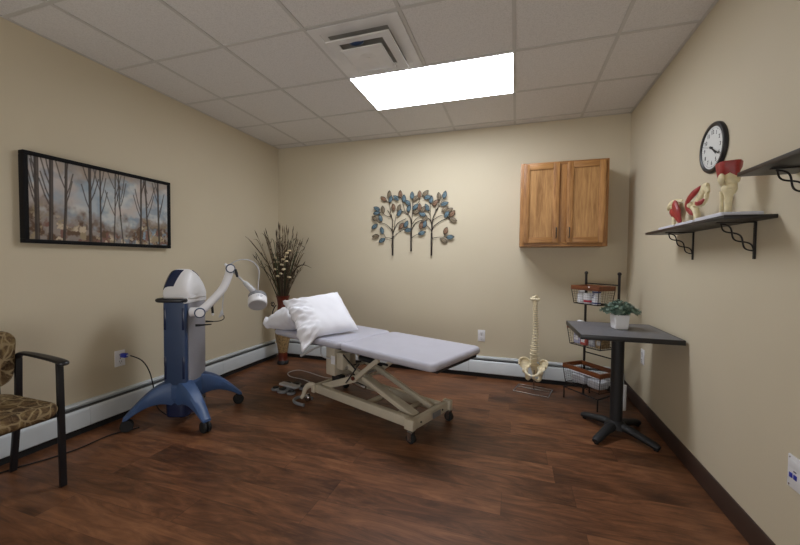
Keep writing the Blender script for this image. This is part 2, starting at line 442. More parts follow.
# ------------------------------------------------------------------ baseboard heaters
def heater(label, L, loc, rz, joints):
    """runs along +X local, wall at y=0, room toward -y"""
    t = thing('baseboard_heater', label, 'heater', loc, rz)
    ym = lambda p: [(-q, z) for q, z in p]
    def ext(poly, x0, x1, name, m, lab=None):
        b = MB(); n = len(poly)
        vs = [(x0, -q, z) for q, z in poly]+[(x1, -q, z) for q, z in poly]
        fs = [(i, (i+1) % n, n+(i+1) % n, n+i) for i in range(n)]+[tuple(range(n)), tuple(range(n, 2*n))]
        b.add(vs, fs, False); o = b.build(name, m, t)
        if lab: part(o, lab)
    ext([(.001, .02), (.010, .02), (.010, .214), (.001, .214)], 0, L, 'back_plate', M['heater'])
    ext([(.010, .206), (.022, .203), (.026, .196), (.030, .198), (.024, .211), (.010, .214)], 0, L, 'top_hood', M['heater'])
    ext([(.011, .052), (.050, .052), (.050, .160), (.011, .180)], .01, L-.01, 'fin_core', M['heaterdark'], 'dark interior seen through the heater slot')
    ext([(.0105, .001), (.050, .001), (.050, .051), (.0105, .051)], .01, L-.01, 'toe_shade', M['blackrub'], 'black strip standing for the shade under the heater')  # solid black strip, paints the shade of the open gap
    bounds = [0]+joints+[L]
    for a, c in zip(bounds[:-1], bounds[1:]):
        ext([(.052, .168), (.057, .178), (.064, .172), (.070, .158), (.070, .052), (.062, .046), (.058, .048), (.065, .057), (.065, .156), (.060, .168)], a+.001, c-.001, 'front_panel', M['heater'])
    return t
heater('long white baseboard heater running along the left wall', 5.2, (XL, -1.4, 0), PI/2, [1.55, 3.1, 4.3])
for o in bpy.data.objects:
    pass
heater('white baseboard heater along the back wall behind the spine model', XR-XL-.09, (XL+.078, YB, 0), 0, [1.2, 2.35, 3.1])

# ------------------------------------------------------------------ framed painting
t = thing('framed_painting', 'wide black framed painting of bare tree trunks on the left wall', 'painting', (XL, 1.866, 1.588))
pw, ph, fw = .486, .281, .024
b = MB()
b.bx(.001, .05, -pw, pw, ph-fw, ph, .003); b.bx(.001, .05, -pw, pw, -ph, -ph+fw, .003)
b.bx(.001, .05, -pw, -pw+fw, -ph+fw, ph-fw, .003); b.bx(.001, .05, pw-fw, pw, -ph+fw, ph-fw, .003)
b.build('frame', M['frameblack'], t)
NU, NV = 330, 180
cw, chh = pw-fw-.001, ph-fw-.001
def vnoise(sx, sy, octs=4):
    out = np.zeros((NU, NV)); amp = 1; tot = 0
    for o in range(octs):
        gx, gy = int(sx*2**o)+2, int(sy*2**o)+2
        g = rng.random((gx+1, gy+1))
        u = np.linspace(0, gx-1.001, NU); v = np.linspace(0, gy-1.001, NV)
        ui, vi = u.astype(int), v.astype(int); fu, fv = u-ui, v-vi
        fu = fu*fu*(3-2*fu); fv = fv*fv*(3-2*fv)
        a = g[np.ix_(ui, vi)]*(1-fu)[:, None]+g[np.ix_(ui+1, vi)]*fu[:, None]
        c = g[np.ix_(ui, vi+1)]*(1-fu)[:, None]+g[np.ix_(ui+1, vi+1)]*fu[:, None]
        out += amp*(a*(1-fv)[None]+c*fv[None]); tot += amp; amp *= .55
    return out/tot
L3 = lambda h: np.array(lin(h)[:3])
U = np.linspace(0, 1, NU)[:, None]*np.ones((1, NV)); V = np.ones((NU, 1))*np.linspace(0, 1, NV)[None]
img = np.ones((NU, NV, 3))*L3('#8d959a')
def over(mask, c): 
    global img
    img = img*(1-mask[..., None])+L3(c)*mask[..., None]
sm = lambda x, a, c: np.clip((x-a)/(c-a), 0, 1)
over(sm(vnoise(5, 3), .45, .62)*.8, '#6e7f8c'); over(sm(vnoise(6, 4), .52, .65)*.75, '#a9a9a3'); over(sm(vnoise(4, 3), .5, .66)*.7, '#a39488')
over(sm(vnoise(9, 5), .55, .7)*.6, '#576b7b'); over(sm(V+.5*(vnoise(8, 4)-.5), .86, 1.0)*.6, '#7b6a55')
edge = V+.55*(vnoise(12, 5)-.5)-.03*np.sin(U*9)
over(sm(-edge, -.44, -.27)*.8, '#75675a'); over(sm(-edge, -.38, -.22)*sm(vnoise(16, 8), .43, .55), '#54402f')
over(sm(-edge, -.36, -.2)*sm(vnoise(18, 9), .56, .64), '#827357'); over(sm(-edge, -.30, -.15)*sm(vnoise(20, 10), .58, .66), '#6a4a3f')
over(sm(-edge, -.28, -.1)*sm(vnoise(22, 11), .55, .66)*sm(U, .4, .75), '#6b7c86'); over(sm(-edge, -.25, -.1)*sm(vnoise(24, 12), .6, .68), '#a3937a')
def stroke(pts, w, col='#2e2826', al=.9):
    for (u0, v0), (u1, v1) in zip(pts[:-1], pts[1:]):
        du, dv = (u1-u0)*1.88, v1-v0; L2 = du*du+dv*dv
        px, py = (U-u0)*1.88, V-v0
        tt = np.clip((px*du+py*dv)/L2, 0, 1); d = np.sqrt((px-tt*du)**2+(py-tt*dv)**2)
        over(np.clip((w-d)/.006+.5, 0, 1)*al, col)
trunks = [(.045, .024, 0.), (.122, .022, .01), (.205, .016, .02), (.365, .018, .0), (.437, .010, 0), (.54, .008, .015), (.59, .008, -.03), (.752, .014, .01), (.812, .012, -.03), (.915, .015, -.01)]
for u, w, lean in trunks:
    stroke([(u+lean*-.5, -.02), (u+lean*.2, .4), (u+lean*.6, 1.02)], w*1.05, '#332c27', .95)
    stroke([(u+lean*-.5+w*.18, -.02), (u+lean*.2+w*.18, .4), (u+lean*.6+w*.15, 1.02)], w*.22, '#5f554c', .5)
    for k in range(4):
        v0 = .40+.13*k+random.uniform(-.05, .05); sg = random.choice((-1, 1)); r = random.uniform(.03, .07)
        stroke([(u, v0), (u+sg*r*.5, v0+.14), (u+sg*r, v0+.34)], .0050+w*.14, '#3d342f', .85)
b = MB(); b.grid(lambda u, v: (.040, -cw+2*cw*u, -chh+2*chh*v), NU, NV, False)
me = b.mesh('canvas'); ca = me.color_attributes.new('Col', 'FLOAT_COLOR', 'POINT')
ca.data.foreach_set('color', np.concatenate([np.clip((img*.85+.15*img.mean(-1, keepdims=True))*1.5, 0, 1), np.ones((NU, NV, 1))], -1).astype(np.float32).ravel())
me.materials.append(mat_vertex('painted_canvas')); o = bpy.data.objects.new('canvas', me); COL.objects.link(o); o.parent = t
MB().bx(.002, .036, -cw, cw, -chh, chh).build('backing', M['board'], t)

# ------------------------------------------------------------------ metal tree wall art
def art(cx, cy, d=.0):
    x = -1.618+.0018175*cx-2.03e-7*cx*cx; z = 2.147-.000101*cx-cy*(.001692-2.1e-7*cx)
    return Vector((x+1.09, -.016-d, z-1.65))
t = thing('metal_tree_wall_art', 'metal wall art of three small trees with blue, tan and copper leaves', 'wall art', (-1.09, YB, 1.65))
trees = [
 [((155, 515), (155, 380), 6), ((155, 385), (165, 335), (192, 290), (245, 262), 3.6), ((155, 370), (152, 330), (153, 275), (140, 240), (118, 205), 3.6), ((153, 350), (130, 318), (98, 296), (58, 288), 2.6), ((158, 390), (190, 360), (235, 335), 2.4), ((153, 400), (125, 392), (84, 396), 2.2), ((150, 260), (137, 205), (132, 120), 2.0), ((145, 250), (110, 242), (85, 225), 2.0), ((165, 330), (175, 250), (195, 200), 2.0), ((108, 392), (92, 365), (84, 345), 1.6), ((60, 288), (40, 275), 1.8), ((84, 396), (45, 392), 1.8)],
 [((281, 485), (281, 330), 6), ((281, 340), (281, 290), (270, 245), (240, 220), (210, 208), 3.6), ((281, 320), (285, 260), (290, 190), (288, 115), 2.6), ((283, 345), (300, 305), (330, 280), (385, 266), 3.6), ((286, 300), (315, 262), (358, 235), 2.4), ((283, 395), (310, 375), (352, 360), 2.2), ((240, 220), (225, 170), (207, 105), 2.0), ((260, 235), (262, 180), (235, 130), 2.0), ((290, 200), (330, 150), (338, 105), 2.0), ((281, 335), (262, 335), (248, 305), 2.2), ((290, 210), (315, 190), 1.8), ((225, 214), (200, 222), 1.8)],
 [((421, 515), (421, 360), 6), ((421, 370), (420, 300), (408, 268), (388, 255), (362, 236), 3.4), ((421, 350), (428, 265), (445, 220), (462, 190), 3.6), ((462, 190), (490, 140), (508, 105), 2.4), ((424, 340), (440, 310), (480, 280), (530, 255), (562, 235), 2.8), ((428, 272), (470, 245), (520, 232), 2.4), ((424, 395), (470, 388), (549, 388), 2.2), ((420, 345), (395, 315), (372, 302), 2.4), ((420, 290), (410, 230), (412, 140), 2.0), ((445, 220), (448, 180), (444, 160), 1.8), ((440, 225), (468, 160), (469, 115), 1.8), ((505, 388), (515, 365), (518, 348), 1.6), ((500, 388), (504, 408), 1.6), ((530, 255), (565, 270), 1.8), ((410, 240), (385, 190), 1.8), ((515, 240), (535, 210), 1.6)]]
for tr in trees:
    b = MB()
    for br in tr:
        pts = [art(*p) for p in br[:-1]]; r = br[-1]*.00165
        b.tube(pts, [r*(1-.35*i/(len(pts)-1)) for i in range(len(pts))] if r < .009 else r, 6, smooth_path=4 if len(pts) > 2 else 0)
    b.build('trunk', M['branch'], t)
for k, tr in enumerate(trees):
    b = MB(); p = art(*tr[0][1]); b.cyl(p, (p.x, -.001, p.z), .005, 6); b.build('wall_standoff', M['branch'], t)
leaves = """92 128 -50 O,131 97 0 T,140 130 20 B,178 122 -50 B,205 95 0 O,231 125 0 B,257 153 -50 B,287 105 0 B,310 123 50 T,337 98 0 O,377 90 45 T,392 117 80 B,415 132 10 B,444 155 40 O,469 110 -5 T,508 100 15 B,507 160 75 B,511 198 55 T,540 205 60 T,524 232 30 B,560 228 40 O,566 270 -75 T,518 345 20 O,549 388 85 B,504 410 -60 T,388 185 -25 B,338 185 0 O,311 182 40 B,264 192 20 B,318 215 60 T,358 232 -70 B,363 200 30 T,375 265 30 T,374 300 15 B,350 308 10 O,356 360 75 B,247 300 25 B,262 340 85 B,215 312 35 O,202 222 30 B,197 190 20 T,160 185 -10 O,88 200 -10 T,47 195 -65 B,45 223 80 B,71 258 -20 B,32 262 -50 T,33 315 55 B,82 343 -15 B,40 382 85 T,84 410 60 B"""
for i, s_ in enumerate(leaves.split(',')):
    cx, cy, an, c = s_.split(); cx, cy, an = float(cx), float(cy), math.radians(float(an))
    ctr = art(cx, cy, .003+.0025*(i % 4)); L_, W_ = .044, .0205
    b = MB(); ux = Vector((math.sin(an), 0, math.cos(an))); vx = Vector((math.cos(an), 0, -math.sin(an)))
    vs = []; n = 9
    for k in range(n):
        q = -1+2*k/(n-1); w = W_*(1-abs(q)**2.0)**.85*(1.08-.12*q)+.0008
        for s2 in (-1, -.5, 0, .5, 1): vs.append(ctr+ux*q*L_+vx*w*s2+Vector((0, -(.007*(1-q*q)*(1-.75*abs(s2))), 0)))
    fs = [(k*5+j, k*5+j+1, (k+1)*5+j+1, (k+1)*5+j) for k in range(n-1) for j in range(4)]
    vs2 = [v+Vector((0, .0015, 0)) for v in vs]
    rim = [k*5 for k in range(n)]+[(n-1)*5+j for j in range(1, 5)]+[k*5+4 for k in range(n-2, -1, -1)]+[j for j in range(3, 0, -1)]
    m_ = len(vs); fs2 = [tuple(x+m_ for x in reversed(f)) for f in fs]+[(rim[q], rim[(q+1) % len(rim)], rim[(q+1) % len(rim)]+m_, rim[q]+m_) for q in range(len(rim))]
    b.add(vs+vs2, fs+fs2, True)
    # dark wire outline and midrib
    lf = b.build('leaf', {'B': M['leafblue'], 'T': M['leaftan'], 'O': M['leaforange']}[c], t)
    part(lf, {'B': 'blue leaf', 'T': 'tan leaf', 'O': 'copper leaf'}[c])
    w = MB(); w.tube([vs[r_]+Vector((0, -.001, 0)) for r_ in rim]+[vs[rim[0]]+Vector((0, -.001, 0))], .0026, 5, cap=False); w.tube([vs[k_*5+2]+Vector((0, -.001, 0)) for k_ in range(n)], .0013, 4)
    w.build('leaf_outline', M['branch'], lf)

# ------------------------------------------------------------------ wall cabinet
t = thing('wall_cabinet', 'oak wall cabinet with two panelled doors high on the back wall', 'cabinet', (.397, YB-.001, 1.365))
hw, D, hh = .369, .308, .772
b = MB(); b.bx(-hw, hw, -D+.018, 0, 0, .015); b.bx(-hw, hw, -D+.018, 0, hh-.015, hh); b.bx(-hw, -hw+.015, -D+.018, 0, .015, hh-.015); b.bx(hw-.015, hw, -D+.018, 0, .015, hh-.015); b.bx(-hw+.015, hw-.015, -.01, 0, .015, hh-.015)
b.build('carcass', M['oakv'], t)
b = MB(); b.bx(-hw, -hw+.04, -D, -D+.018, 0, hh, .001); b.bx(hw-.04, hw, -D, -D+.018, 0, hh, .001); b.bx(-.045, .045, -D, -D+.018, .04, hh-.03, .001)
b.build('face_frame', M['oakv'], t)
for z0, z1 in ((0, .04), (hh-.03, hh)): MB().bx(-hw+.04, hw-.04, -D, -D+.018, z0, z1, .001).build('frame_rail', M['oakh'], t)
for sg, x0, x1 in ((-1, -.340, -.032), (1, .032, .342)):
    d = MB(); y0, y1 = -D-.02, -D-.001; z0, z1 = .032, .757; r = .052
    d.bx(x0, x0+r, y0, y1, z0, z1, .003); d.bx(x1-r, x1, y0, y1, z0, z1, .003)
    do = d.build('door', M['oakv'], t)
    for a0, a1 in ((z0, z0+r), (z1-r, z1)): MB().bx(x0+r, x1-r, y0, y1, a0, a1, .003).build('door_rail', M['oakh'], do)
    d = MB(); d.bx(x0+r-.004, x1-r+.004, y0+.009, y1-.002, z0+r-.004, z1-r+.004)
    d.build('door_panel', M['oakdoor'], do)
    hx = x1-.022 if sg < 0 else x0+.022
    d = MB(); d.tube([(hx, y0, .075), (hx, y0-.018, .082), (hx, y0-.024, .10), (hx, y0-.024, .145), (hx, y0-.018, .163), (hx, y0, .17)], .005, 6, smooth_path=3)
    part(d.build('handle', M['black'], do), 'black bar handle')

# ------------------------------------------------------------------ wall outlets
def outlet(label, loc, rz, w=.076, h=.122, kind='duplex'):
    """faces local -Y"""
    t = thing('wall_outlet' if kind == 'duplex' else 'data_jack_plate', label, 'outlet' if kind == 'duplex' else 'wall plate', loc, rz)
    MB().slab(-w/2, w/2, -.007, -.0005, -h/2, h/2, .003, .0025, 3).build('cover_plate', M['white'], t) if False else MB().bx(-w/2, w/2, -.007, -.0005, -h/2, h/2, .002).build('cover_plate', M['white'], t)
    if kind == 'duplex':
        for sz in (-1, 1):
            b = MB(); b.bx(-.017, .017, -.0095, -.007, sz*.026-.019, sz*.026+.019, .001); so = b.build('socket', M['whitematte'], t)
            b = MB(); b.bx(-.008, -.0055, -.0102, -.0095, sz*.026-.004, sz*.026+.008); b.bx(.0055, .008, -.0102, -.0095, sz*.026-.004, sz*.026+.008); b.cyl((0, -.0095, sz*.026-.011), (0, -.0102, sz*.026-.011), .003, 8); b.build('slots', M['ink'], so)
        MB().cyl((0, -.007, 0), (0, -.0085, 0), .004, 8).build('screw', M['chrome'], t)
    return t
outlet('white duplex outlet on left wall with a blue plug in it', (XL, 1.948, .450), PI/2)
outlet('white duplex outlet on the back wall above the heater', (-.335, YB, .43), 0)
outlet('white outlet plate low on the right wall under the table', (XR, 3.375, .455), -PI/2)
t = outlet('white data plate with two blue jacks on the right wall', (XR, 1.688, .445), -PI/2, kind='data')
for k in (0, 1):
    b = MB(); b.bx(-.025+k*.022, -.010+k*.022, -.0095, -.007, -.022, -.004, .001); part(b.build('jack', M['jackblue'], t), 'blue jack')
MB().bx(-.006, .008, -.0078, -.007, .004, .008).build('icon_window', M['ink'], t)
b = MB(); b.bx(-.028, .028, -.0085, -.007, .016, .044, .001); b.build('label_window', M['whitematte'], t)
for z in (-.05, .052): MB().cyl((-.026, -.007, z), (-.026, -.0082, z), .003, 8).build('screw', M['chrome'], t)

# ------------------------------------------------------------------ wall clock (on right wall, faces -X)
R = .134
t = thing('wall_clock', 'round black rimmed wall clock with white face on the right wall', 'clock', (XR, 2.362, 1.838), -PI/2)
mt = Matrix.Rotation(PI/2, 4, 'X')
b = MB(); b.lathe([(R, .001), (R, .010), (R-.006, .018), (R-.013, .020), (R-.020, .018), (R-.024, .014), (R-.024, .012)], 48, mt, cap=False); b.build('rim', M['black'], t)
b = MB(); b.lathe([(R-.002, .001), (R-.002, .010), (R-.025, .012)], 48, mt); fo = b.build('face', M['paper'], t)
RR = R-.028
def ck(a, r, y=-.0135): return (r*math.sin(a), y, r*math.cos(a))
for n in range(1, 13):
    a = n*PI/6
    text('numeral', str(n), .030, M['ink'], fo, Matrix.Translation(ck(a, RR*.76, -.0128)) @ mt)
b = MB()
for n in range(60):
    a = n*PI/30; r1 = RR*.97; r0 = RR*(.90 if n % 5 == 0 else .94); b.bar(ck(a, r0, -.0127), ck(a, r1, -.0127), .0022 if n % 5 == 0 else .001, .0006, up=(0, 1, 0))
b.build('minute_track', M['ink'], fo)
def hand(name, ang, r0, r1, w, y, m):
    a = math.radians(ang); b = MB(); b.bar(ck(a, r0, y), ck(a, r1, y), w, .0012, up=(0, 1, 0)); b.build(name, m, t)
hand('hour_hand', 130, -.015, .062, .0075, -.0165, M['ink']); hand('minute_hand', 122, -.02, .092, .005, -.0185, M['ink']); hand('second_hand', 287, -.025, .096, .0018, -.0205, M['ink'])
MB().cyl((0, -.012, 0), (0, -.022, 0), .006, 12).build('hub', M['ink'], t)

# ------------------------------------------------------------------ wall shelves with twisted brackets
def shelf(label, y0, y1, zt, depth, brys):
    t = thing('wall_shelf', label, 'shelf', (XR, (y0+y1)/2, zt-.016))
    c = (y0+y1)/2
    MB().bx(-depth, -.001, y0-c, y1-c, 0, .016, .002).build('board', M['shelf'], t)
    for by in brys:
        y = by-c; b = MB()
        b.bx(-.007, -.0005, y-.007, y+.007, -.165, -.0005, .001); b.bx(-.145, -.001, y-.007, y+.007, -.005, -.0005, .001)
        br = b.build('bracket', M['iron'], t)
        P0, P1 = Vector((-.128, y, -.008)), Vector((-.008, y, -.128)); dv = P1-P0; nrm = Vector((.7071, 0, .7071))
        b = MB()
        for s_ in (-1, 1):
            pts = []
            for k in range(37):
                q = k/36; ph_ = q*3*PI
                pts.append(P0+dv*q+nrm*(.0135*math.sin(ph_)*s_)+Vector((0, .0035*math.cos(ph_)*s_, 0)))
            b.tube(pts, .0034, 6)
        b.build('twisted_brace', M['iron'], br)
        b = MB()
        for z in (-.145, -.03): b.cyl((-.007, y, z), (-.0095, y, z), .003, 8)
        b.build('screw', M['chrome'], br)
    return t
SZ = 1.421
shelf('dark wall shelf on twisted iron brackets holding the three joint models', 1.845, 2.80, SZ, .18, (2.565, 1.985))
shelf('higher empty dark wall shelf at the right edge of the photo',   .80, 1.762, 1.576, .18, (1.63, .95))

# ------------------------------------------------------------------ anatomical joint models on the shelf
def model_base(t, w, d):
    b = MB(); b.slab(-d/2, d/2, -w/2, w/2, 0, .018, .012, .004, 4); b.build('display_stand', M['modelbase'], t)
z0 = SZ+.0005
# shoulder (leftmost, far)
t = thing('shoulder_joint_model', 'smallest anatomical model, shoulder joint with red muscle, far end of shelf', 'anatomical model', (.91, 2.545, z0))
model_base(t, .22, .13)
b = MB()
b.tube([(0, .045, .018), (0, .043, .07), (0, .042, .10), (.0, .035, .118)], [.011, .010, .014, .02], 10, smooth_path=3)
b.ball((0, .03, .122), .024); b.build('humerus', M['bone'], t)
b = MB(); b.tube([(0, .085, .118), (-.01, .075, .140), (-.012, .05, .152), (-.005, .015, .158), (.01, -.02, .152)], [.009, .018, .017, .014, .008], 10, smooth_path=4, flat=.7); b.tube([(-.006, .03, .152), (-.02, .055, .135), (-.02, .075, .12)], [.010, .012, .008], 8, smooth_path=3)
b.grid(lambda u, v: (.012+.01*v, .02-.085*u*(1-.4*v), .15-.11*v-.02*u), 8, 8); b.build('scapula', M['bone'], t)
b = MB(); b.tube([(-.012, .02, .153), (-.018, -.005, .13), (-.018, -.03, .09), (-.012, -.055, .03)], [.012, .030, .034, .014], 12, smooth_path=4, flat=.5)
b.tube([(-.012, .045, .10), (-.026, .02, .10), (-.024, -.02, .085), (-.016, -.05, .045)], [.006, .018, .022, .014], 10, smooth_path=4, flat=.55); b.ball((-.004, .05, .085), .011); b.build('muscle', M['muscle'], t)
# hip
t = thing('hip_joint_model', 'middle anatomical model, tilted hip joint with curved red muscle band', 'anatomical model', (.91, 2.30, z0))
model_base(t, .22, .13)
b = MB(); b.tube([(0, .005, .018), (0, .005, .05), (0, .02, .085), (0, .045, .115)], [.017, .015, .016, .02], 12, smooth_path=4); b.ball((-.006, .055, .128), .023); b.tube([(0, .04, .11), (-.004, .015, .125), (-.008, -.005, .13)], [.015, .012, .018], 10, smooth_path=3); b.build('femur', M['bone'], t)
b = MB()
b.tube([(-.006, -.005, .135), (-.004, -.03, .165), (0, -.065, .205), (.0, -.10, .215)], [.024, .022, .034, .018], 12, smooth_path=4, flat=.45, up=(0, 0, 1))
b.tube([(0, -.05, .222), (.0, -.085, .20), (0, -.105, .175)], [.016, .022, .014], 10, smooth_path=4, flat=.5)
b.tube([(-.01, 0, .13), (-.012, -.04, .112), (-.01, -.075, .115), (-.005, -.095, .14), (0, -.088, .17)], [.014, .012, .012, .010, .010], 10, smooth_path=4)
b.build('pelvis_bone', M['bone'], t)
b = MB(); b.tube([(-.012, -.055, .222), (-.02, -.01, .196), (-.024, .035, .17), (-.024, .066, .145), (-.02, .068, .11), (-.014, .04, .08), (-.01, .018, .065)], [.007, .021, .019, .015, .016, .018, .008], 12, smooth_path=4, flat=.55, up=(0, .6, .8))
b.tube([(-.02, -.02, .135), (-.024, -.05, .120), (-.022, -.08, .122), (-.016, -.10, .14)], [.005, .013, .015, .006], 10, smooth_path=4, flat=.6); b.build('muscle', M['muscle'], t)
for nm_, kx, kz in (('shoulder_joint_model', 1.22, 1.08), ('hip_joint_model', 1.0, .86)):
    for ch_ in bpy.data.objects[nm_].children:
        if not ch_.name.startswith('display'):
            for v_ in ch_.data.vertices: v_.co.y *= kx; v_.co.z = .018+(v_.co.z-.018)*kz
# knee
t = thing('knee_joint_model', 'tallest anatomical model, knee joint with a flared red muscle cap', 'anatomical model', (.905, 2.012, z0))
model_base(t, .25, .15)
b = MB(); b.tube([(0, -.010, .018), (0, -.010, .06), (0, -.012, .10), (0, -.016, .128), (0, -.012, .146)], [.014, .012, .015, .028, .026], 14, smooth_path=4); b.ball((0, -.032, .142), .020); b.ball((0, .008, .140), .020); b.build('tibia', M['bone'], t)
b = MB(); b.tube([(0, .046, .018), (0, .046, .08), (0, .044, .115), (0, .040, .130)], [.008, .007, .009, .013], 10, smooth_path=3); b.build('fibula', M['bone'], t)
b = MB(); b.tube([(0, -.02, .21), (0, -.02, .19), (0, -.022, .172)], [.022, .028, .034], 12, smooth_path=3); b.ball((0, -.036, .168), .024, 12, (1.1, .9, 1)); b.ball((0, .014, .168), .024, 12, (1.1, .9, 1)); b.ball((-.034, -.022, .178), .02, 12, (.6, 1, 1.2)); b.build('femur', M['bone'], t)
b = MB()
prof = [(.030, .172), (.036, .180), (.042, .200), (.047, .225), (.050, .248), (.050, .252)]
n = 32; vs = []
for r, z in prof:
    for k in range(n):
        a = 2*PI*k/n; rr = r*(1+.07*math.cos(5*a)); zz = z+(.016*math.cos(3*a+.6) if z < .205 else 0)
        vs.append((rr*.9*math.cos(a), -.008+rr*.98*math.sin(a), zz))
fs = [(i*n+k, i*n+(k+1) % n, (i+1)*n+(k+1) % n, (i+1)*n+k) for i in range(len(prof)-1) for k in range(n)]+[tuple(range(n)), tuple((len(prof)-1)*n+k for k in range(n))]
b.add(vs, fs, True); part(b.build('muscle', M['muscle'], t), 'red flared thigh muscle')
b = MB(); b.ball((0, -.02, .2505), .018, 12, (1, 1, .3)); b.build('bone_cut', M['bone'], t)

# ------------------------------------------------------------------ magnetic therapy machine
TC = Vector((-2.40, 2.106, 0)); TR = math.atan2(.316, .949)
t = thing('therapy_machine', 'blue and white magnetic therapy machine on casters with a jointed arm', 'medical machine', TC, TR)
def W2L(p):  # world -> machine local
    v = Vector(p)-TC; c, s_ = math.cos(-TR), math.sin(-TR); return Vector((v.x*c-v.y*s_, v.x*s_+v.y*c, v.z))
cw_, cd_ = .081, .134
def rrect(hx, y0, y1, r, n=5):
    pts = []
    for q, (px, py) in enumerate(((hx-r, y1-r), (-hx+r, y1-r), (-hx+r, y0+r), (hx-r, y0+r))):
        for j in range(n+1): a = PI/2*(q+j/n); pts.append((px+r*math.cos(a), py+r*math.sin(a)))
    return pts
def vprism(b, pts, z0, z1, smooth=True):
    n = len(pts); vs = [(x, y, z0) for x, y in pts]+[(x, y, z1) for x, y in pts]
    return b.add(vs, [(i, (i+1) % n, n+(i+1) % n, n+i) for i in range(n)]+[tuple(range(n-1, -1, -1)), tuple(range(n, 2*n))], smooth)
b = MB(); vprism(b, rrect(cw_, -.03, cd_, .012), .055, .30); vprism(b, rrect(cw_, -cd_+.03, cd_, .012), .3, .905); b.build('side_shell', M['silver'], t)
b = MB(); vprism(b, rrect(cw_+.002, -cd_-.012, -cd_+.029, .016), .29, .90); b.build('front_panel', M['bluedark'], t)
b = MB()
for sx in (-1, 1):
    for z in (.34, .70): b.bx(sx*.066-.008, sx*.066+.008, -cd_-.0155, -cd_-.0122, z, z+.16, .0015)
b.build('panel_slots', M['screen'], t)
MB().bx(-cw_+.004, cw_-.004, -cd_+.0, cd_-.002, .906, .926, .004).build('top_deck', M['whitematte'], t)
# hood: side profile along the depth, rounded across the width
HP = [(-.128, 0), (-.134, .05), (-.128, .095), (-.105, .150), (-.072, .198), (-.045, .214), (-.01, .212), (.04, .185), (.085, .142), (.118, .092), (.132, .045), (.130, 0)]
hp, _ = spline([Vector((0, y, z)) for y, z in HP], [0]*len(HP), 4)
hxw = .098; NX = 29; vs = []
for i in range(NX):
    a = -1+2*i/(NX-1); a = math.sin(a*PI/2); g = (1-abs(a)**3.6)**(1/2.6) if abs(a) < 1 else 0
    for p in hp: vs.append((a*hxw, p.y*(.80+.20*g), .927+p.z*(.30+.70*g) if p.z > .05 else .927+p.z*(.6+.4*g)))
n = len(hp); fs = [(i*n+k, i*n+k+1, (i+1)*n+k+1, (i+1)*n+k) for i in range(NX-1) for k in range(n-1)]+[(i*n+n-1, i*n, (i+1)*n, (i+1)*n+n-1) for i in range(NX-1)]+[tuple(range(n)), tuple((NX-1)*n+k for k in range(n))]
b = MB(); b.add(vs, fs, True); b.build('hood', M['white'], t, sharp=60)
def hood_z(y):
    for p, q in zip(hp[:-1], hp[1:]):
        if p.y <= y <= q.y and p.z > .06: return p.z+(q.z-p.z)*(y-p.y)/(q.y-p.y)
    return .1
def hoodP(a, kf, off=.0):
    def base(a, kf):
        k = max(0, min(n-2, int(kf))); p = hp[k].lerp(hp[k+1], kf-k); g = (1-abs(a)**3.6)**(1/2.6)
        return Vector((a*hxw, p.y*(.80+.20*g), .927+p.z*(.30+.70*g)))
    p = base(a, kf); nn = (base(min(a+.01, .99), kf)-base(a-.01, kf)).cross(base(a, kf+.05)-base(a, kf-.05)).normalized()
    if nn.dot(p-Vector((0, 0, 1.0))) < 0: nn = -nn
    return p+nn*off
def hood_patch(name, m, fa, k0, k1, nk=10, na=10, off=.0035, lab=None):
    vs = []
    for o in (off, -.004):
        for i in range(nk):
            q = i/(nk-1); a0, a1 = fa(q)
            for j in range(na): vs.append(hoodP(a0+(a1-a0)*j/(na-1), k0+(k1-k0)*q, o))
    N_ = nk*na; f_ = [(i*na+j, i*na+j+1, (i+1)*na+j+1, (i+1)*na+j) for i in range(nk-1) for j in range(na-1)]
    rim = [j for j in range(na)]+[i*na+na-1 for i in range(1, nk)]+[(nk-1)*na+j for j in range(na-2, -1, -1)]+[i*na for i in range(nk-2, 0, -1)]
    f_ = f_+[tuple(N_+x for x in reversed(q)) for q in f_]+[(rim[q], rim[(q+1) % len(rim)], rim[(q+1) % len(rim)]+N_, rim[q]+N_) for q in range(len(rim))]
    b = MB(); b.add(vs, f_, True); o = b.build(name, m, t, sharp=30)
    if lab: part(o, lab)
hood_patch('screen', M['screen'], lambda q: (-.93+.18*q*q, -.12+.40*q), 7.5, 17.5, lab='dark blue screen')
hood_patch('hood_slot', M['bluedark'], lambda q: (.60, .70), 23.5, 30.0, na=3)
# wrap-around handle
b = MB(); b.tube([(-cw_-.004, .02, .913), (-cw_-.035, -.02, .913), (-cw_-.045, -.09, .915), (-cw_-.02, -cd_-.035, .917), (-.02, -cd_-.045, .918), (cw_-.01, -cd_-.038, .918), (cw_+.004, -cd_-.008, .916)], .015, 10, smooth_path=5)
b.build('handle', M['black'], t)
b = MB(); b.bx(cw_-.03, cw_+.006, -cd_-.012, cd_+.002, .893, .930, .004); b.build('corner_block', M['whitematte'], t)
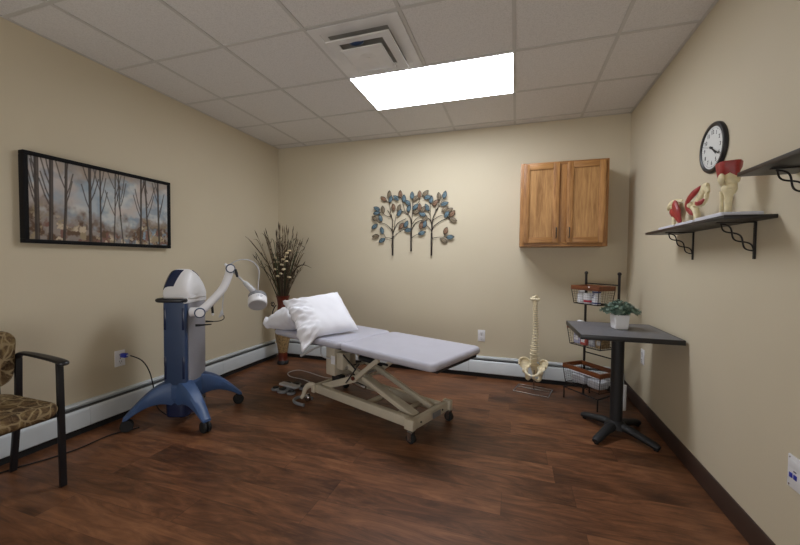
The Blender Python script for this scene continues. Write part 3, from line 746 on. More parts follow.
# base hub + legs + casters
b = MB(); b.slab(-.092, .092, -.158, .135, .175, .300, .04, .025, 5); b.build('base_hub', M['blue'], t)
b = MB(); b.slab(-.084, .084, -.150, .02, .050, .180, .05, .02, 5); part(b.build('hub_underside', M['screen'], t), 'dark blue underside of the base')
for A, ro in (((-2.584, 1.785), (-.035, -.095)), ((-2.055, 1.952), (.035, -.095)), ((-2.215, 2.445), (.035, .085)), ((-2.74, 2.275), (-.035, .085))):
    e = W2L((A[0], A[1], 0)); e.z = 0; rt_ = Vector((ro[0], ro[1], 0)); d = (e-rt_).normalized(); r1 = (e-rt_).length; p = Vector((-d.y, d.x, 0))
    secs = []; K = 14
    for k in range(K+1):
        q = k/K; c_ = rt_+d*((r1+.022)*q)
        zt = .325*(1-q)+.098*q+.050*math.sin(PI*q**.85)
        th = .150*(1-q)**1.2+.040-.006*q; zb = max(zt-th, .080); w = .064*(1-q)+.028*q
        secs.append((c_, zb, zt, w))
    vs = []
    for c_, zb, zt, w in secs:
        h_ = zt-zb
        for (sx, sz) in ((-.85, .0), (-1, .15), (-1, .72), (-.72, .93), (0, 1.0), (.72, .93), (1, .72), (1, .15), (.85, 0)):
            vs.append(c_+p*(w*sx)+Vector((0, 0, zb+h_*sz)))
    n = 9; fs = [(i*n+k, i*n+(k+1) % n, (i+1)*n+(k+1) % n, (i+1)*n+k) for i in range(K) for k in range(n)]+[tuple(range(n)), tuple(K*n+k for k in range(n))]
    b = MB(); b.add(vs, fs, True); lg = b.build('leg', M['blue'], t)
    b = MB(); zc_ = .0405
    for s_ in (-1, 1): b.cyl(e+p*(.006*s_)+Vector((0, 0, zc_)), e+p*(.026*s_)+Vector((0, 0, zc_)), .040, 20, .005)
    b.tube([e-p*.005+Vector((0, 0, zc_)), e+p*.005+Vector((0, 0, zc_))], .022, 10); b.cyl(e+Vector((0, 0, .05)), e+Vector((0, 0, .085)), .018, 12)
    part(b.build('caster', M['blackrub'], lg), 'black twin wheel caster')
# arm
vd = Vector((.75, -.66, 0))  # horizontal direction facing the disc covers
vl = Vector((vd.x*math.cos(-TR)-vd.y*math.sin(-TR), vd.x*math.sin(-TR)+vd.y*math.cos(-TR), 0)).normalized()
J = W2L((-2.205, 2.052, .826)); E_ = W2L((-2.087, 2.223, 1.148)); Mi = W2L((-2.128, 2.172, .965))
b = MB(); b.cyl(J+Vector((-.075, .02, -.0)), J-vl*.028, .034, 16); b.build('arm_mount', M['white'], t)
b = MB(); b.tube([J, W2L((-2.165, 2.113, .895)), W2L((-2.121, 2.176, .985)), W2L((-2.098, 2.208, 1.07)), E_], [.034, .030, .030, .029, .030], 14, smooth_path=5); b.ball(J, .036); b.ball(E_, .032)
b.tube([E_, E_+Vector((-.03, -.02, .035))], [.014, .009], 8); am = b.build('arm', M['white'], t)
for P, r in ((J, .029), (E_, .026)):
    b = MB(); b.cyl(P+vl*.022, P+vl*.038, r+.008, 24, .003); jr = b.build('joint_ring', M['bluedark'], am)
    b = MB(); b.cyl(P+vl*.0385, P+vl*.045, r, 24, .002); b.build('joint_cap', M['white'], jr)
r0, r1, kb = W2L((-2.072, 2.243, 1.122)), W2L((-1.985, 2.335, .985)), W2L((-2.057, 2.256, 1.110))
b = MB(); b.tube([E_, r0, r1], .0075, 10); b.tube([r1+(r0-r1)*.42, r1+(r0-r1)*.3, r1+(r1-r0)*.12], [.012, .020, .024], 12); fa = b.build('forearm_rod', M['lightgrey'], t)
b = MB(); u_ = Vector((-.3, .2, .93)); b.tube([kb-u_*.03+vl*.012, kb+vl*.014, kb+u_*.034+vl*.012], [.008, .011, .007], 8); b.build('clamp_knob', M['blackrub'], fa)
ct = W2L((-1.960, 2.376, .928)); axd = W2L(Vector((-2.40, 2.106, 0))+Vector((.44, -.52, -.72))).normalized()
b = MB(); b.cyl(ct-axd*.006, ct+axd*.026, .069, 28, .006); b.tube([r1, ct], [.022, .03], 12); b.build('coil_collar', M['grey'], t)
b = MB(); b.cyl(ct+axd*.0265, ct+axd*.092, .071, 32, .005); ch_ = b.build('coil_head', M['white'], t)
b = MB(); b.cyl(ct+axd*.0925, ct+axd*.095, .066, 32); part(b.build('treatment_face', M['lightgrey'], ch_), 'pale grey flat treatment face')
# tiny marking on the coil side
side = (vl-axd*vl.dot(axd)).normalized(); xx = axd.cross(side).normalized(); xx = -xx
mt_ = Matrix((xx, -axd, side)).transposed().to_4x4()
if mt_.determinant() < 0: mt_ = Matrix((-xx, -axd, side)).transposed().to_4x4()
mt_.translation = ct+axd*.052+side*.0712
text('marking', 'ITO', .026, M['bluedark'], ch_, mt_)
# cables
b = MB(); b.tube([E_+Vector((0, 0, .03))-vl*.01]+[W2L(p) for p in ((-2.041, 2.277, 1.215), (-1.983, 2.342, 1.204), (-1.950, 2.38, 1.135), (-1.95, 2.375, 1.02))]+[ct-axd*.0], .0045, 6, smooth_path=6)
b.build('coil_cable', M['lightgrey'], t)
b = MB(); b.tube([W2L(p) for p in ((-2.118, 2.19, 1.0), (-2.12, 2.186, .9), (-2.125, 2.181, .82))], .004, 6); b.tube([W2L(p) for p in ((-2.125, 2.181, .83), (-2.127, 2.18, .80), (-2.14, 2.165, .775))], [.006, .016, .005], 8); b.build('signal_cable', M['lightgrey'], t)
b = MB(); b.tube([W2L(p) for p in ((-2.118, 2.19, .79), (-2.118, 2.19, .762), (-2.14, 2.16, .748), (-2.19, 2.105, .75))], .0035, 6, smooth_path=4)
b.tube([W2L((-2.165, 2.135, .748)), W2L((-2.20, 2.098, .752))], [.004, .008], 8); b.tube([W2L((-2.17, 2.125, .728)), W2L((-2.225, 2.07, .727))], [.004, .008], 8); b.tube([W2L((-2.225, 2.07, .727)), W2L((-2.245, 2.05, .727))], .009, 8); part(b.build('plug_leads', M['blackrub'], t), 'short black cable plugs')
b = MB(); b.tube([W2L((-2.18, 2.14, .875)), W2L((-2.176, 2.143, .81))], .009, 8); b.build('probe_holder', M['blackrub'], t)
b = MB(); b.ball(W2L((-2.176, 2.143, .80)), .010); b.build('probe_tip', M['white'], t)
b = MB(); b.cyl((cw_, cd_-.03, .115), (cw_+.003, cd_-.03, .115), .008, 10); b.build('panel_screw', M['ink'], t)

# power cord of the machine, plugged into the outlet
t = thing('power_cord', 'black power cord from the left wall outlet down behind the machine', 'cord', (XL+.03, 1.948, .475))
o0 = Vector((XL+.03, 1.948, .475))
b = MB(); b.tube([Vector(p)-o0 for p in ((-2.835, 1.96, .475), (-2.80, 1.985, .463), (-2.76, 2.03, .42), (-2.715, 2.05, .34), (-2.70, 2.07, .22), (-2.68, 2.08, .06), (-2.60, 2.08, .006), (-2.50, 2.06, .006))], .0045, 6, smooth_path=6); b.build('cable', M['blackrub'], t)
b = MB(); b.box((.015, .004, 0), (.05, .032, .032), .006); part(b.build('plug', M['jackblue'], t), 'blue plug')
b = MB(); b.tube([(.035, .008, 0), (.055, .018, -.002)], .007, 8); b.build('strain_relief', M['lightgrey'], t)
b = MB(); b.tube([(-2.76, .90, .005), (-2.735, 1.20, .005), (-2.66, 1.38, .005), (-2.625, 1.52, .005), (-2.63, 1.66, .005), (-2.615, 1.735, .005), (-2.575, 1.80, .005), (-2.555, 1.85, .005)], .0045, 6, smooth_path=6)
tag(b.build('black_cable', M['blackrub']), 'black cord lying on the floor from the machine to behind the chair', 'cord')

# ------------------------------------------------------------------ treatment table
BR = math.radians(158.5)
t = thing('treatment_table', 'grey padded treatment table on a beige steel lift frame with wheels', 'treatment table', (-.345, 2.42, 0), BR)
MB().slab(0, .872, -.328, .328, .532, .588, .055, .026, 6).build('foot_pad', M['vinyl'], t)
MB().slab(.878, 1.785, -.328, .328, .532, .588, .075, .026, 6).build('head_pad', M['vinyl'], t)
b = MB(); b.bx(.02, .868, -.27, .25, .513, .531); b.bx(.882, 1.74, -.27, .25, .513, .531); b.build('pad_board', M['board'], t)
b = MB()
for y in (-.15, .13): b.bx(.25, 1.05, y-.018, y+.018, .475, .512, .003)
for x in (.27, .62, 1.03): b.bx(x-.018, x+.018, -.132, .112, .477, .510, .003)
b.build('top_frame', M['bedframe'], t)
b = MB()
for y in (-.12, .12): b.bx(1.0, 1.65, y-.015, y+.015, .485, .512, .002)
b.build('head_support', M['board'], t)
b = MB()
for y in (-.150, .200): b.bx(.255, 1.27, y-.022, y+.022, .082, .150, .004)
for x in (.42,): b.cyl((x, -.13, .11), (x, .18, .11), .02, 12)
b.cyl((.72, -.13, .115), (.72, .18, .115), .022, 14)
b.bx(1.225, 1.265, -.13, .18, .09, .148, .003)
b.build('base_frame', M['bedframe'], t)
# foot end axle bar and head end bar
b = MB(); b.bx(.215, .254, -.205, .235, .082, .150, .004); b.bx(.200, .275, .222, .262, .088, .160, .005); b.bx(.195, .262, -.235, -.195, .088, .160, .005); fe = b.build('end_bar', M['bedframe'], t)
part(MB().bx(.2015, .2045, -.08, .02, .095, .135).build('rating_plate', M['grey'], fe), 'small grey rating plate')
b = MB()
for y in (-.12, .15): b.cyl((.2145, y, .115), (.209, y, .115), .007, 8)
b.build('bolt', M['ink'], fe)
b = MB(); b.bx(1.272, 1.310, -.19, .245, .085, .150, .004); he = b.build('end_bar', M['bedframe'], t)
for x, y in ((.225, .245), (.215, -.215), (1.34, -.18)):
    b = MB(); b.cyl((x, y-.017, .0345), (x, y+.017, .0345), .034, 20, .005); wh = b.build('caster', M['blackrub'], t)
    b = MB(); b.cyl((x, y-.021, .0345), (x, y+.021, .0345), .016, 16); b.bx(x-.014, x+.014, y-.024, y-.019, .02, .082); b.bx(x-.014, x+.014, y+.019, y+.024, .02, .082); b.bx(x-.02, x+.02, y-.024, y+.024, .078, .0845, .002)
    part(b.build('caster_fork', M['chrome'], wh), 'shiny metal fork')
b = MB(); b.bx(1.311, 1.355, -.20, -.16, .085, .12, .003); b.build('caster_arm', M['bedframe'], t)
# foot lever loop at the head end
b = MB(); b.tube([(1.25, .36, .022), (1.34, .375, .022), (1.41, .35, .022), (1.43, .29, .022), (1.40, .235, .022), (1.32, .225, .022)], .014, 8, smooth_path=5, flat=.8); b.build('foot_lever', M['grey'], t)
b = MB(); b.tube([(1.30, .22, .135), (1.325, .24, .142), (1.36, .26, .115), (1.375, .28, .05), (1.38, .30, .03)], [.026, .026, .022, .016, .014], 10, smooth_path=4, flat=.7); b.build('lever_arm', M['bedframe'], t)
b = MB(); b.cyl((1.345, .24, .0325), (1.345, .272, .0325), .032, 18, .004); b.build('caster', M['chrome'], t)
# scissor lift arms
for y in (-.085, .115):
    b = MB(); b.bar((.285, y, .125), (.79, y, .295), .075 if y > 0 else .03, .035, .004); b.bar((.765, y, .285), (1.02, y, .36), .028, .045, .004); b.bar((1.02, y, .36), (1.16, y, .48), .028, .045, .004); b.build('lift_arm', M['bedframe'], t)
for y in (-.13, .165):
    b = MB(); b.bar((1.24, y, .13), (.84, y, .285), .026, .055, .004); b.bar((.85, y, .280), (.60, y, .478), .026, .036, .004); b.build('lift_arm', M['bedframe'], t)
b = MB(); b.cyl((.85, -.15, .288), (.85, .185, .288), .014, 12); b.cyl((.98, -.13, .335), (.98, .15, .335), .012, 12); b.build('pivot_rod', M['chrome'], t)
b = MB(); b.tube([(.78, .19, .415), (.93, .19, .235)], .006, 6); b.build('linkage_rod', M['ink'], t)
b = MB(); b.tube([(.97, .185, .455), (.82, .185, .36)], .006, 6); b.build('linkage_rod', M['ink'], t)
b = MB(); b.cyl((.70, .10, .43), (.86, .10, .435), .022, 12); b.tube([(.70, .10, .43), (.55, .12, .436)], .009, 8); part(b.build('gas_strut', M['ink'], t), 'black gas strut')
b = MB(); b.cyl((.85, .186, .288), (.85, .196, .288), .016, 14); b.build('pivot_cap', M['rust'], t)
b = MB(); b.bx(1.06, 1.17, .08, .20, .26, .505, .012); b.bx(1.075, 1.16, -.06, .079, .22, .40, .01); b.bx(.98, 1.06, .09, .18, .32, .46, .012); mo = b.build('motor_housing', M['bedframe'], t)
b = MB(); b.bx(1.05, 1.10, .2005, .2025, .36, .43); b.build('motor_label', M['white'], mo)
b = MB(); b.bx(1.03, 1.13, .10, .17, .18, .258, .01); b.cyl((1.0, .11, .22), (1.0, .16, .22), .03, 14); b.build('actuator', M['ink'], t)
b = MB(); b.cyl((.94, .10, .26), (.94, .155, .26), .035, 16, .004); b.tube([(.93, .13, .235), (.80, .10, .20)], .018, 10); b.build('gear_wheel', M['chrome'], t)
b = MB(); b.tube([(1.20, .20, .50), (1.26, .25, .47), (1.34, .33, .41)], [.008, .008, .012], 8); b.tube([(1.20, .16, .50), (1.21, .14, .42), (1.10, .12, .40)], .007, 6, smooth_path=4); b.tube([(1.22, .21, .505), (1.16, .25, .43), (1.10, .20, .40)], .006, 6, smooth_path=5); b.build('release_lever', M['lightgrey'], t)

# pillows
def pillow(name, label, corners, thick, droop, seed, up):
    r = np.random.default_rng(seed); ph = r.random((8, 3))*6.28; fr = r.uniform(3, 11, (8, 2))
    BLc, BRc, TRc, TLc = [Vector(c) for c in corners]; ctr = (BLc+BRc+TRc+TLc)/4
    nv = (BRc-BLc).cross(TLc-BLc).normalized()
    if nv.dot(Vector(up)) < 0: nv = -nv
    NU_, NV_ = 56, 44; vs = []; fs = []
    for side in (1, -1):
        for i in range(NU_):
            for j in range(NV_):
                u, v = i/(NU_-1), j/(NV_-1); a, c = 2*u-1, 2*v-1
                # edges pulled in between the corners
                pin = .045
                uu = .5+.5*a*(1-pin*(1-c*c)); vv = .5+.5*c*(1-pin*(1-a*a))
                p = (BLc*(1-uu)+BRc*uu)*(1-vv)+(TLc*(1-uu)+TRc*uu)*vv
                prof = max(0., (1-a**4)*(1-c**4))**.62
                wr = 0
                for q in range(8): wr += math.sin(fr[q, 0]*a*1.6+fr[q, 1]*c+ph[q, 0]+1.6*math.sin(2*a+ph[q, 1]))/8
                edge_w = 1-prof
                k = wr*.010*(.15+1.1*edge_w)*(1 if 0 < i < NU_-1 and 0 < j < NV_-1 else 0)
                # folds fanning from the open left end of the case
                lf = max(0., -a-.35)
                k += lf*(.034*math.sin(11*c+6*a+ph[0, 2]+1.5*math.sin(4*a+2*c))+.022*math.sin(21*c-9*a+ph[1, 2])+.014*math.sin(17*a+29*c+ph[2, 2]))*(prof > .02)
                off = thick*.5*prof+ (k if prof > .01 else 0)
                p = p+nv*(off*side if off > 0 else 0)
                p = droop(p, a, c)
                vs.append(p-ctr)
        o_ = 0 if side == 1 else NU_*NV_
        for i in range(NU_-1):
            for j in range(NV_-1): fs.append((o_+i*NV_+j, o_+(i+1)*NV_+j, o_+(i+1)*NV_+j+1, o_+i*NV_+j+1))
    b = MB(); b.add(vs, fs, True)
    me = b.mesh(name); bm = bmesh.new(); bm.from_mesh(me); bmesh.ops.remove_doubles(bm, verts=bm.verts, dist=.0004); bmesh.ops.recalc_face_normals(bm, faces=bm.faces); bm.to_mesh(me); bm.free()
    me.materials.append(M['cotton'])
    for p in me.polygons: p.use_smooth = True
    o = bpy.data.objects.new(name, me); COL.objects.link(o); o.location = ctr
    return o, ctr
bd, bn = Vector((-.930, .3665, 0)), Vector((-.3665, -.930, 0)); bo = Vector((-.345, 2.42, 0))
def droop1(p, a, c):
    y = (p-bo).dot(bn); x = (p-bo).dot(bd)
    if y > .325 and c < 0: p = p+Vector((0, 0, -(y-.325)*.75*(-c)))
    elif y <= .325: p = Vector((p.x, p.y, max(p.z, .5895)))
    return p
o, c = pillow('pillow', 'large white pillow leaning upright on the treatment table', [(-1.565, 2.40, .60), (-1.298, 2.868, .61), (-1.535, 2.92, .932), (-1.815, 2.50, .882)], .15, droop1, 3, (1, -1, .5))
tag(o, 'large white pillow leaning upright on the treatment table', 'pillow')
def droop2(p, a, c): return Vector((p.x, p.y, max(p.z, .5895)))
Lp = lambda l, y, z: tuple(bo+bd*l+bn*y+Vector((0, 0, z)))
o, c = pillow('pillow', 'rumpled white pillow lying flat behind the upright pillow at table head', [Lp(1.81, .41, .635), Lp(1.41, .40, .735), Lp(1.43, -.24, .735), Lp(1.80, -.24, .66)], .23, droop2, 9, (0, 0, 1))
tag(o, 'rumpled white pillow lying flat behind the upright pillow at table head', 'pillow')

# foot control on the floor
FP = Vector((-2.00, 2.86, 0))
t = thing('foot_control', 'grey foot control with round black buttons on the floor under the table head', 'foot switch', FP, math.radians(158.5-90+10))
b = MB(); b.slab(-.13, .13, -.05, .05, .001, .032, .045, .010, 5); b.build('housing', M['grey'], t)
b = MB(); b.slab(-.035, .035, -.115, .115, .033, .052, .02, .008, 5); b.build('top_bridge', M['lightgrey'], t)
for x, y in ((-.085, 0), (.085, 0)):
    b = MB(); b.cyl((x, y, .0325), (x, y, .043), .033, 20, .004); part(b.build('button', M['ink'], t), 'round black button')
for x, y in ((-.075, -.10), (.075, -.10), (-.075, .10), (.075, .10)):
    b = MB(); b.cyl((x, y, .001), (x, y, .024), .04, 20, .006); pd = b.build('side_lobe', M['grey'], t)
    b = MB(); b.cyl((x, y, .0245), (x, y, .034), .028, 18, .003); b.build('button', M['ink'], pd)
tbl = bpy.data.objects['treatment_table']
def W2B(p):
    v = Vector(p)-bo; return Vector((v.dot(bd), v.dot(bn), p[2]))
b = MB(); b.tube([W2B(p) for p in ((-1.40, 2.90, .16), (-1.55, 2.95, .05), (-1.75, 3.0, .02), (-2.02, 3.12, .012), (-2.20, 3.16, .012), (-2.28, 3.24, .02), (-2.22, 3.32, .03), (-2.08, 3.30, .03), (-1.8, 3.2, .03), (-1.5, 3.02, .12))], .0045, 6, smooth_path=8)
part(b.build('control_cable', M['lightgrey'], tbl), 'thin pale cable looping across the floor')

# ------------------------------------------------------------------ vase and dried arrangement
VX = Vector((-2.58, 3.56, 0))
t = thing('floor_vase', 'tall rust red and tan floor vase in the far left corner', 'vase', VX)
MB().lathe([(.062, .001), (.066, .006), (.066, .030), (.056, .045)], 28).build('foot', M['black'], t)
MB().lathe([(.055, .0452), (.052, .06), (.050, .11), (.053, .14)], 28, cap=True).build('lower_band', M['rust'], t)
MB().lathe([(.053, .1402), (.066, .22), (.084, .32), (.092, .42), (.088, .50), (.076, .57)], 32).build('body', M['crackle'], t)
MB().lathe([(.076, .5702), (.062, .64), (.058, .70), (.066, .76), (.080, .80), (.076, .802), (.062, .76), (.052, .70)], 32, cap=False).build('neck', M['rust'], t)
b = MB()
for sg in (-1, 1):
    pts = []
    dx = Vector((.90, .44, 0))*sg
    for p in ((.070, .46), (.105, .52), (.115, .60), (.095, .66), (.075, .69)): pts.append(dx*p[0]+Vector((0, 0, p[1])))
    b.tube(pts, .006, 6, smooth_path=5)
    pts = [dx*(.112+.022*math.cos(a)*(1-a/12))+Vector((0, 0, .70+.028*math.sin(a)*(1-a/12))) for a in [k*.35 for k in range(24)]]
    b.tube(pts, .005, 6); b.tube([dx*.09+Vector((0, 0, .66)), dx*.13+Vector((0, 0, .69))], .005, 6)
b.build('scroll_handle', M['iron'], t)
t = thing('dried_arrangement', 'bundle of dried brown grasses and cream blossoms standing in the tall vase', 'dried plants', VX+Vector((0, 0, .69)))
rr = random.Random(5)
def clampw(p):  # keep the stems inside the room
    w = p+VX+Vector((0, 0, .69)); w.x = max(w.x, XL+.05); w.y = min(w.y, YB-.05); return w-VX-Vector((0, 0, .69))
for k in range(118):
    a = rr.uniform(0, 2*PI); sp = rr.uniform(.02, 1)**.8; h = rr.uniform(.50, .92)-.12*sp
    lean = sp*.27*rr.uniform(.5, 1.1); dv = Vector((math.cos(a), math.sin(a), 0)); p0 = dv*rr.uniform(.005, .04)
    pts = [p0+Vector((0, 0, .0)), p0+dv*lean*.28+Vector((0, 0, h*.35)), p0+dv*lean*.65+Vector((0, 0, h*.72)), p0+dv*lean*1.05+Vector((0, 0, h))]
    pts = [clampw(p) for p in pts]; b = MB()
    if k % 5 == 0:
        b.tube(pts+[clampw(pts[-1]+dv*.05+Vector((0, 0, .01)))], [.003, .004, .005, .004, .001], 4, smooth_path=4, flat=.2); o = b.build('grass_blade', M['stemgreen'] if k % 2 else M['stem'], t)
    else:
        b.tube(pts, [.0028, .0025, .0022, .0016], 5, smooth_path=4); SP, _ = spline([Vector(p) for p in pts], [0]*4, 4)
        if k % 3 != 0: b.tube([pts[-1], clampw(pts[-1]+(pts[-1]-pts[-2])*.22), clampw(pts[-1]+(pts[-1]-pts[-2])*.42)+Vector((0, 0, .002))], [.002, .006, .001], 6)
        for q_ in range(3):
            i_ = rr.randint(5, len(SP)-2); c_ = SP[i_]; sd_ = Vector((rr.uniform(-1, 1), rr.uniform(-1, 1), rr.uniform(.6, 1.6))).normalized()*rr.uniform(.035, .07)
            b.tube([c_, clampw(c_+sd_*.5), clampw(c_+sd_)+Vector((0, 0, .001))], [.0012, .0042, .0008], 5)
        o = b.build('grass_stem', M['stemdark'] if k % 2 else M['stem'], t)
for k, (dx, dy, z) in enumerate([(.10, -.05, .60), (.13, -.06, .63), (.085, -.06, .565), (.06, -.08, .53), (-.06, -.06, .55), (-.085, -.05, .50), (.0, -.09, .50), (.05, -.09, .47), (-.03, -.09, .42), (.07, -.08, .42), (.0, -.09, .34), (.03, -.08, .37), (.09, -.06, .51), (-.10, -.04, .31), (.12, -.05, .33), (.115, -.08, .605)]):
    b = MB(); c_ = Vector((dx, dy, z))
    b.tube([Vector((dx*.2, dy*.2, 0)), Vector((dx*.6, dy*.6, z*.6)), c_], .002, 5, smooth_path=3)
    sm_ = b.build('blossom_stem', M['stemdark'], t)
    b = MB()
    for q in range(5):
        a = q*2*PI/5+k; b.ball(c_+Vector((math.cos(a)*.011, math.sin(a)*.011, rr.uniform(-.004, .006))), .0125, 8, (1, 1, .8))
    b.build('blossom', M['blossom'], sm_)
for p in ([(0, 0, 0), (-.10, -.06, .40), (-.20, -.26, .70), (-.22, -.36, .78)], [(0, 0, 0), (.14, -.04, .34), (.28, -.05, .47), (.42, -.06, .44)], [(0, 0, 0), (-.08, -.08, .3), (-.22, -.22, .52)]):
    b = MB(); b.tube([clampw(Vector(q)) for q in p], [.003]+[.006]*(len(p)-2)+[.001], 5, smooth_path=6, flat=.3); b.build('grass_blade', M['stemdark'], t)

# ------------------------------------------------------------------ spine model on its stand
SPX = Vector((.175, 3.585, 0))
t = thing('spine_model', 'ivory spine and pelvis model on a wire stand by the back wall', 'anatomical model', SPX, math.radians(-14))
b = MB(); q = .155
loop = [(-q, -.11, .006), (q, -.11, .006), (q, .11, .006), (-q, .11, .006)]
for i in range(4): b.tube([loop[i], loop[(i+1) % 4]], .0045, 6)
b.tube([(-q, .04, .006), (q, .04, .006)], .0045, 6)
b.build('stand_base', M['chrome'], t)
b = MB(); b.tube([(0, .04, .006), (0, .04, .26), (.0, .045, .40), (0, .045, .60), (0, .035, .86)], .006, 8, smooth_path=5); b.build('stand_rod', M['chrome'], t)
PZ = .158; KS = .78
# sacrum
b = MB(); b.tube([(0, .024, PZ+.092), (0, .040, PZ+.065), (0, .054, PZ+.030), (0, .052, PZ-.005), (0, .040, PZ-.026)], [.046, .041, .031, .018, .008], 12, smooth_path=4, flat=.5, up=(1, 0, 0)); b.build('sacrum', M['bonew'], t)
for s_ in (-1, 1):
    root = [(.040, .050, .100), (.055, .020, .085), (.072, -.012, .070), (.088, -.045, .060)]
    crest = [(.048, .075, .140), (.104, .055, .178), (.156, .0, .170), (.148, -.066, .118)]
    def cr(P, q):
        pts, _ = spline([Vector(p) for p in P], [0]*4, 8); f_ = q*(len(pts)-1); i = min(int(f_), len(pts)-2); return pts[i].lerp(pts[i+1], f_-i)
    b = MB()
    def wing(off):
        def fn(u, v):
            a, c_ = cr(root, u), cr(crest, u); p = a.lerp(c_, v); bul = math.sin(PI*v)*.022
            p = p+Vector((bul*.7+off, bul*.4, -bul*.3)); return (p.x*s_*KS, p.y*KS, p.z*KS+PZ)
        return fn
    b.grid(wing(0.), 14, 9); b.grid(wing(.007), 14, 9)
    pc = [cr(crest, k/12) for k in range(13)]; b.tube([(p.x*s_*KS+.003*s_, p.y*KS, p.z*KS+PZ) for p in pc], .009, 8)
    pr_ = [cr(root, k/8) for k in range(9)]; b.tube([(p.x*s_*KS, p.y*KS, p.z*KS+PZ) for p in pr_], .010, 8)
    P = lambda *a: [(p[0]*s_*KS, p[1]*KS, p[2]*KS+PZ) for p in a]
    b.ball((.088*s_*KS, -.030*KS, .045*KS+PZ), .028, 12, (1, 1, 1))
    b.tube(P((.080, -.04, .045), (.060, -.075, .022), (.03, -.092, .010), (.006, -.095, .004)), [.017, .012, .011, .013], 10, smooth_path=4)
    b.tube(P((.085, -.015, .035), (.082, .012, -.01), (.072, .01, -.050), (.055, -.02, -.058), (.030, -.065, -.032), (.010, -.092, -.008)), [.018, .015, .017, .013, .010, .011], 10, smooth_path=4)
    b.build('hip_bone', M['bonew'], t)
b = MB(); b.ball((0, -.080, PZ+.0), .012, 10, (1, .8, 1.4)); b.build('pubic_disc', M['lightgrey'], t)
zc = PZ+.102
def spx(q):  # spine curve (y) from lumbar (0) to cervical (1)
    return .020-.022*math.sin(PI*min(1, q/.32))+.030*math.sin(PI*max(0, min(1, (q-.28)/.5)))-.012*max(0, q-.8)/.2
total = .885-zc-.03; hts = [1.45-.95*(i/23) for i in range(24)]; sc_ = total/sum(hts); z = zc
for i in range(24):
    h = hts[i]*sc_; q = (z+h/2-zc)/total; y = spx(q); r = .0285-.0150*q
    b = MB(); mt = Matrix.Translation((0, y, z+h*.14)) @ Matrix.Rotation(.25*math.cos(PI*q*1.6), 4, 'X')
    b.lathe([(r*.88, 0), (r*1.06, h*.05), (r*.80, h*.30), (r*1.06, h*.56), (r*.88, h*.62)], 14, mt @ Matrix.Diagonal((1.15, .85, 1, 1)))
    tw = (.046-.018*q) if i < 5 else (.036-.016*q)
    for s_ in (-1, 1): b.tube([(s_*r*.7, y+r*.8, z+h*.5), (s_*tw, y+r*1.3, z+h*.62)], [.0062, .0038], 6)
    b.tube([(0, y+r*.8, z+h*.5), (0, y+r*1.6, z+h*.35), (0, y+r*2.3, z+h*(.15 if 5 < i < 17 else .3))], [.009, .006, .004], 6)
    b.build('vertebra', M['bonew'], t); z += h
b = MB(); yy = spx(1.0)
b.tube([(-.042, yy, z+.020), (-.02, yy-.002, z+.014), (0, yy, z+.018), (.02, yy-.002, z+.014), (.042, yy, z+.020)], [.010, .016, .013, .016, .010], 10, smooth_path=3)
b.ball((0, yy+.01, z+.034), .03, 12, (1.05, .8, .5)); b.ball((.012, yy-.008, z+.046), .012, 8); b.build('skull_base', M['bonew'], t)

# ------------------------------------------------------------------ three tier basket rack
RK = Vector((.575, 3.405, 0)); RKR = math.radians(-49.5)
t = thing('basket_rack', 'dark iron three tier rack of wood rimmed wire baskets in the corner', 'rack', RK, RKR)
for s_ in (-1, 1):
    b = MB()
    b.tube([(s_*.16, .19, .001), (s_*.16, .19, 1.115)], .0105, 8); b.ball((s_*.16, .19, 1.125), .016); b.build('post', M['iron'], t)
    b = MB(); b.tube([(s_*.17, -.04, .001), (s_*.17, -.04, .10), (s_*.165, .18, .115)], .007, 8); b.tube([(s_*.165, .20, .115), (s_*.165, .27, .105), (s_*.165, .275, .001)], .007, 8); b.build('foot', M['iron'], t)
for q in (((-.17, -.04, .10), (.17, -.04, .10)), ((-.16, .19, 1.03), (.16, .19, 1.03)), ((-.16, .19, .12), (.16, .19, .12)), ((-.16, .19, .40), (.16, .19, .40))):
    b = MB(); b.tube(q, .0055, 6); b.build('crossbar', M['iron'], t)
